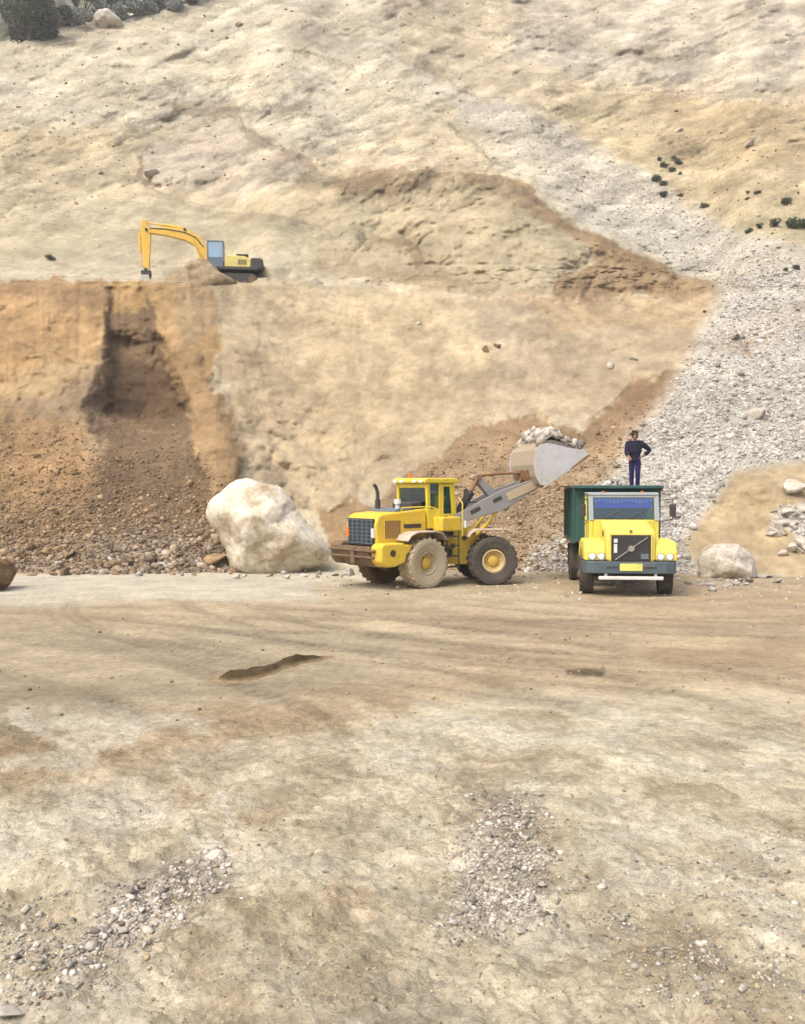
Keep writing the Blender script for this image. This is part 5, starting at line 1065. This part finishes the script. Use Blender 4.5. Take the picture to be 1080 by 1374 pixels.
tree(36, 58, 9, 801, M['leaf'], 'dark green bushy tree at the top left corner', .22)
tree(12, 58, 9, 802, M['leaf'], 'dark tree cut by the left edge at the top corner', .22)
tree(62, 44, 7.0, 803, M['leaf'], 'dark green tree behind the corner trees', .2)
tree(112, 36, 6.0, 804, M['greyleaf'], 'grey green tree next to the white rock at the top')
tree(136, 26, 5.5, 805, M['greyleaf'], 'grey green tree between two others at the top')
tree(182, 22, 5.2, 806, M['greyleaf'], 'grey green low tree right of the skyline gap')
tree(216, 14, 5.0, 807, M['greyleaf'], 'grey green tree above the pale crest')
tree(276, 2, 4.0, 809, M['greyleaf'], 'grey green tree at the far right of the skyline growth')
tree(164, 30, 3.6, 810, M['greyleaf'], 'low grey green tree standing right of the pale crest rock')
tree(232, 16, 3.6, 811, M['greyleaf'], 'low grey green tree in front of the taller ones on the crest')
tree(250, 8, 4.0, 808, M['drybush'], 'brownish small tree at the right end of the skyline growth')
bo = boulder('rock', [(66, 36), (64, 16), (72, -4), (88, -10), (98, 4), (94, 28), (84, 36)], float(on_hill(82, 34)[1]), 5.0, M['boulder2'], 91); tag(bo, 'whitish crag between the dark trees and the grey trees at the top left', 'rock')
bo = boulder('rock', [(124, 40), (128, 26), (144, 20), (160, 26), (168, 36), (150, 42)], float(on_hill(148, 30)[1]), 5.0, M['boulder2'], 92); tag(bo, 'pale rock on the crest below the grey green trees', 'rock')
# ================================================================== person
def skin_obj(name, verts, edges, radii, mat, parent, root=0, sub=2):
    me = bpy.data.meshes.new(name); me.from_pydata(verts, edges, []); o = bpy.data.objects.new(name, me); COL.objects.link(o); o.parent = parent
    o.modifiers.new('skin', 'SKIN').use_smooth_shade = True
    for i, r_ in enumerate(radii):
        sv = me.skin_vertices[0].data[i]; sv.radius = (r_, r_) if isinstance(r_, float) else r_; sv.use_root = (i == root)
    s_ = o.modifiers.new('sub', 'SUBSURF'); s_.levels = sub; s_.render_levels = sub; me.materials.append(mat); return o
PD = 27.95; fx, fy, fz = at(851.0, 656.0, PD)
pz = float(fz) - .04
pe = empty('person', (float(fx), PD, pz), R(-100)); tag(pe, 'person in dark navy clothes standing on the truck load, hand on hip', 'person')
# local: x forward (faces photo left, a little towards the camera), y left, z up; feet at z 0
V, E, Rd, NM = [], [], [], {}
def jt(nm, p, r_, par=None):
    NM[nm] = len(V); V.append(p); Rd.append(r_)
    if par: E.append((NM[par], NM[nm]))
jt('pelvis', (0, 0, .93), (.15, .11)); jt('waist', (.01, 0, 1.08), (.13, .10), 'pelvis'); jt('chest', (.015, 0, 1.30), (.16, .115), 'waist'); jt('collar', (.01, 0, 1.43), (.12, .085), 'chest'); jt('neck', (.02, 0, 1.50), .055, 'collar'); jt('jaw', (.045, 0, 1.56), (.062, .07), 'neck'); jt('skull', (.035, 0, 1.645), (.078, .092), 'jaw'); jt('crown', (.03, 0, 1.70), (.055, .065), 'skull')
for s, n_ in ((1, 'l'), (-1, 'r')):
    jt('hip' + n_, (0, s * .085, .86), .09, 'pelvis'); jt('knee' + n_, (.03 * s + .01, s * .085, .48), .058, 'hip' + n_); jt('ankle' + n_, (.02 * s - .03, s * .085, .09), .04, 'knee' + n_); jt('toe' + n_, (.02 * s + .10, s * .095, .035), .035, 'ankle' + n_)
    jt('sho' + n_, (.0, s * .185, 1.40), .062, 'collar')
jt('elbr', (.06, -.25, 1.13), .043, 'shor'); jt('wrir', (.22, -.19, 1.00), .028, 'elbr')
jt('elbl', (-.12, .46, 1.20), .043, 'shol'); jt('wril', (.0, .24, 1.02), .028, 'elbl')
def hand(w, dirv, up_):
    d_ = Vector(dirv).normalized(); u_ = Vector(up_).normalized(); sd = d_.cross(u_).normalized(); P0 = Vector(V[NM[w]])
    jt(w + 'palm', tuple(P0 + d_ * .05), (.030, .018), w)
    for k_, (off, ln) in enumerate(((-.030, .060), (-.010, .075), (.010, .070), (.030, .055))):
        jt(w + f'k{k_}', tuple(P0 + d_ * .095 + sd * off), .0095, w + 'palm'); jt(w + f'm{k_}', tuple(P0 + d_ * (.095 + ln * .55) + sd * off - u_ * .010), .009, w + f'k{k_}'); jt(w + f't{k_}', tuple(P0 + d_ * (.095 + ln * .9) + sd * off - u_ * .030), .008, w + f'm{k_}')
    jt(w + 'th1', tuple(P0 + d_ * .045 - sd * .040 - u_ * .008), .011, w + 'palm'); jt(w + 'th2', tuple(P0 + d_ * .085 - sd * .055 - u_ * .018), .009, w + 'th1')
hand('wrir', (.75, .25, -.6), (.5, -.2, .8)); hand('wril', (.55, -.75, -.25), (-.1, .3, .9))
skin_obj('body', list(V), list(E), list(Rd), M['skin'], pe)
def sub_skel(names, par, grow, name, mat):
    ix = {n_: i for i, n_ in enumerate(names)}; vs = [V[NM[n_]] for n_ in names]; es = [(ix[a], ix[b_]) for a, b_ in par]
    rs = [tuple(q + grow for q in (Rd[NM[n_]] if isinstance(Rd[NM[n_]], tuple) else (Rd[NM[n_]],) * 2)) for n_ in names]
    return skin_obj(name, vs, es, rs, mat, pe)
jt('hem', (0, 0, .80), (.165, .125)); jt('cuffl', tuple(Vector(V[NM['wril']]) * .85 + Vector(V[NM['elbl']]) * .15), .03); jt('cuffr', tuple(Vector(V[NM['wrir']]) * .85 + Vector(V[NM['elbr']]) * .15), .03); jt('rise', (0, 0, 1.04), (.13, .10))
sub_skel(['chest', 'hem', 'pelvis', 'waist', 'collar', 'neck', 'shol', 'shor', 'elbl', 'elbr', 'cuffl', 'cuffr'], [('hem', 'pelvis'), ('pelvis', 'waist'), ('waist', 'chest'), ('chest', 'collar'), ('collar', 'neck'), ('collar', 'shol'), ('collar', 'shor'), ('shol', 'elbl'), ('shor', 'elbr'), ('elbl', 'cuffl'), ('elbr', 'cuffr')], .036, 'shirt', M['shirt'])
sub_skel(['pelvis', 'rise', 'hipl', 'hipr', 'kneel', 'kneer', 'anklel', 'ankler'], [('pelvis', 'rise'), ('pelvis', 'hipl'), ('pelvis', 'hipr'), ('hipl', 'kneel'), ('hipr', 'kneer'), ('kneel', 'anklel'), ('kneer', 'ankler')], .022, 'trousers', M['cloth'])
for n_ in 'lr':
    a = Vector(V[NM['ankle' + n_]]); t_ = Vector(V[NM['toe' + n_]]); skin_obj('shoe', [tuple(a + Vector((-.03, 0, -.045))), tuple((a + t_) / 2 + Vector((0, 0, -.012))), tuple(t_ + Vector((.05, 0, .002)))], [(0, 1), (1, 2)], [.048, .048, .038], M['dark'], pe, 1)
skin_obj('hair', [(-.02, 0, 1.60), (.0, 0, 1.67), (.03, 0, 1.705)], [(0, 1), (1, 2)], [(.078, .07), (.09, .088), (.055, .045)], M['hair'], pe, 1, 3)
for s in (-1, 1):
    b = MB(); b.lathe([(.001, -.008), (.010, -.006), (.012, 0), (.010, .006), (.001, .008)], (.118, s * .032, 1.635), 10); b.build('eye', M['eye'], pe)
    b = MB(); b.lathe([(.004, -.010), (.026, -.008), (.030, .004), (.004, .010)], (.035, s * .098, 1.62), 12); b.build('ear', M['skin'], pe, smooth=True)
b = MB(); b.add([(.118, -.008, 1.64), (.118, .008, 1.64), (.122, -.018, 1.595), (.122, .018, 1.595), (.148, 0, 1.600)], [(0, 1, 4), (0, 4, 2), (1, 3, 4), (2, 4, 3), (0, 2, 3, 1)]); b.build('nose', M['skin'], pe)
b = MB(); b.box(.108, .122, -.024, .024, 1.566, 1.576); b.build('mouth', M['rust'], pe, .003)
# ================================================================== light
W = bpy.data.worlds.new('World'); S.world = W; W.use_nodes = True
nt = W.node_tree; bg = nt.nodes['Background']
sky = nt.nodes.new('ShaderNodeTexSky'); sky.sky_type = 'NISHITA'; sky.sun_disc = False
SUN_EL, SUN_AZ = R(56), R(222)          # azimuth clockwise from +Y: behind the camera, to the left
sky.sun_elevation = SUN_EL; sky.sun_rotation = SUN_AZ; sky.air_density = 1.0; sky.dust_density = 6.0; sky.ozone_density = 0.6
nt.links.new(sky.outputs[0], bg.inputs[0]); bg.inputs[1].default_value = 0.15
sl = bpy.data.lights.new('sun', 'SUN'); sl.energy = 1.1; sl.angle = R(34); sl.color = (1.0, 0.97, 0.92)
so = bpy.data.objects.new('sun', sl); COL.objects.link(so)
d = Vector((math.sin(SUN_AZ) * math.cos(SUN_EL), math.cos(SUN_AZ) * math.cos(SUN_EL), math.sin(SUN_EL)))
so.rotation_euler = d.to_track_quat('Z', 'Y').to_euler(); so.location = d * 60
S.view_settings.view_transform = 'Standard'; S.view_settings.look = 'None'; S.view_settings.exposure = 0.85; S.view_settings.gamma = 1.0
S.cycles.max_bounces = 6; S.cycles.transparent_max_bounces = 12
# dusty air over the whole pit
hz = MB(); hz.box(-420, 420, -60, 250, -3, 150)
hzm = bpy.data.materials.new('dusty_air'); hzm.use_nodes = True; hn = hzm.node_tree; hn.nodes.remove(hn.nodes['Principled BSDF'])
pv = hn.nodes.new('ShaderNodeVolumePrincipled'); pv.inputs['Color'].default_value = (.93, .92, .90, 1); pv.inputs['Density'].default_value = 0.0009; pv.inputs['Anisotropy'].default_value = 0.2
hn.links.new(pv.outputs[0], hn.nodes['Material Output'].inputs['Volume'])
hzo = hz.build('haze', hzm); tag(hzo, 'thin pale dusty air over the quarry', 'haze', kind='stuff')
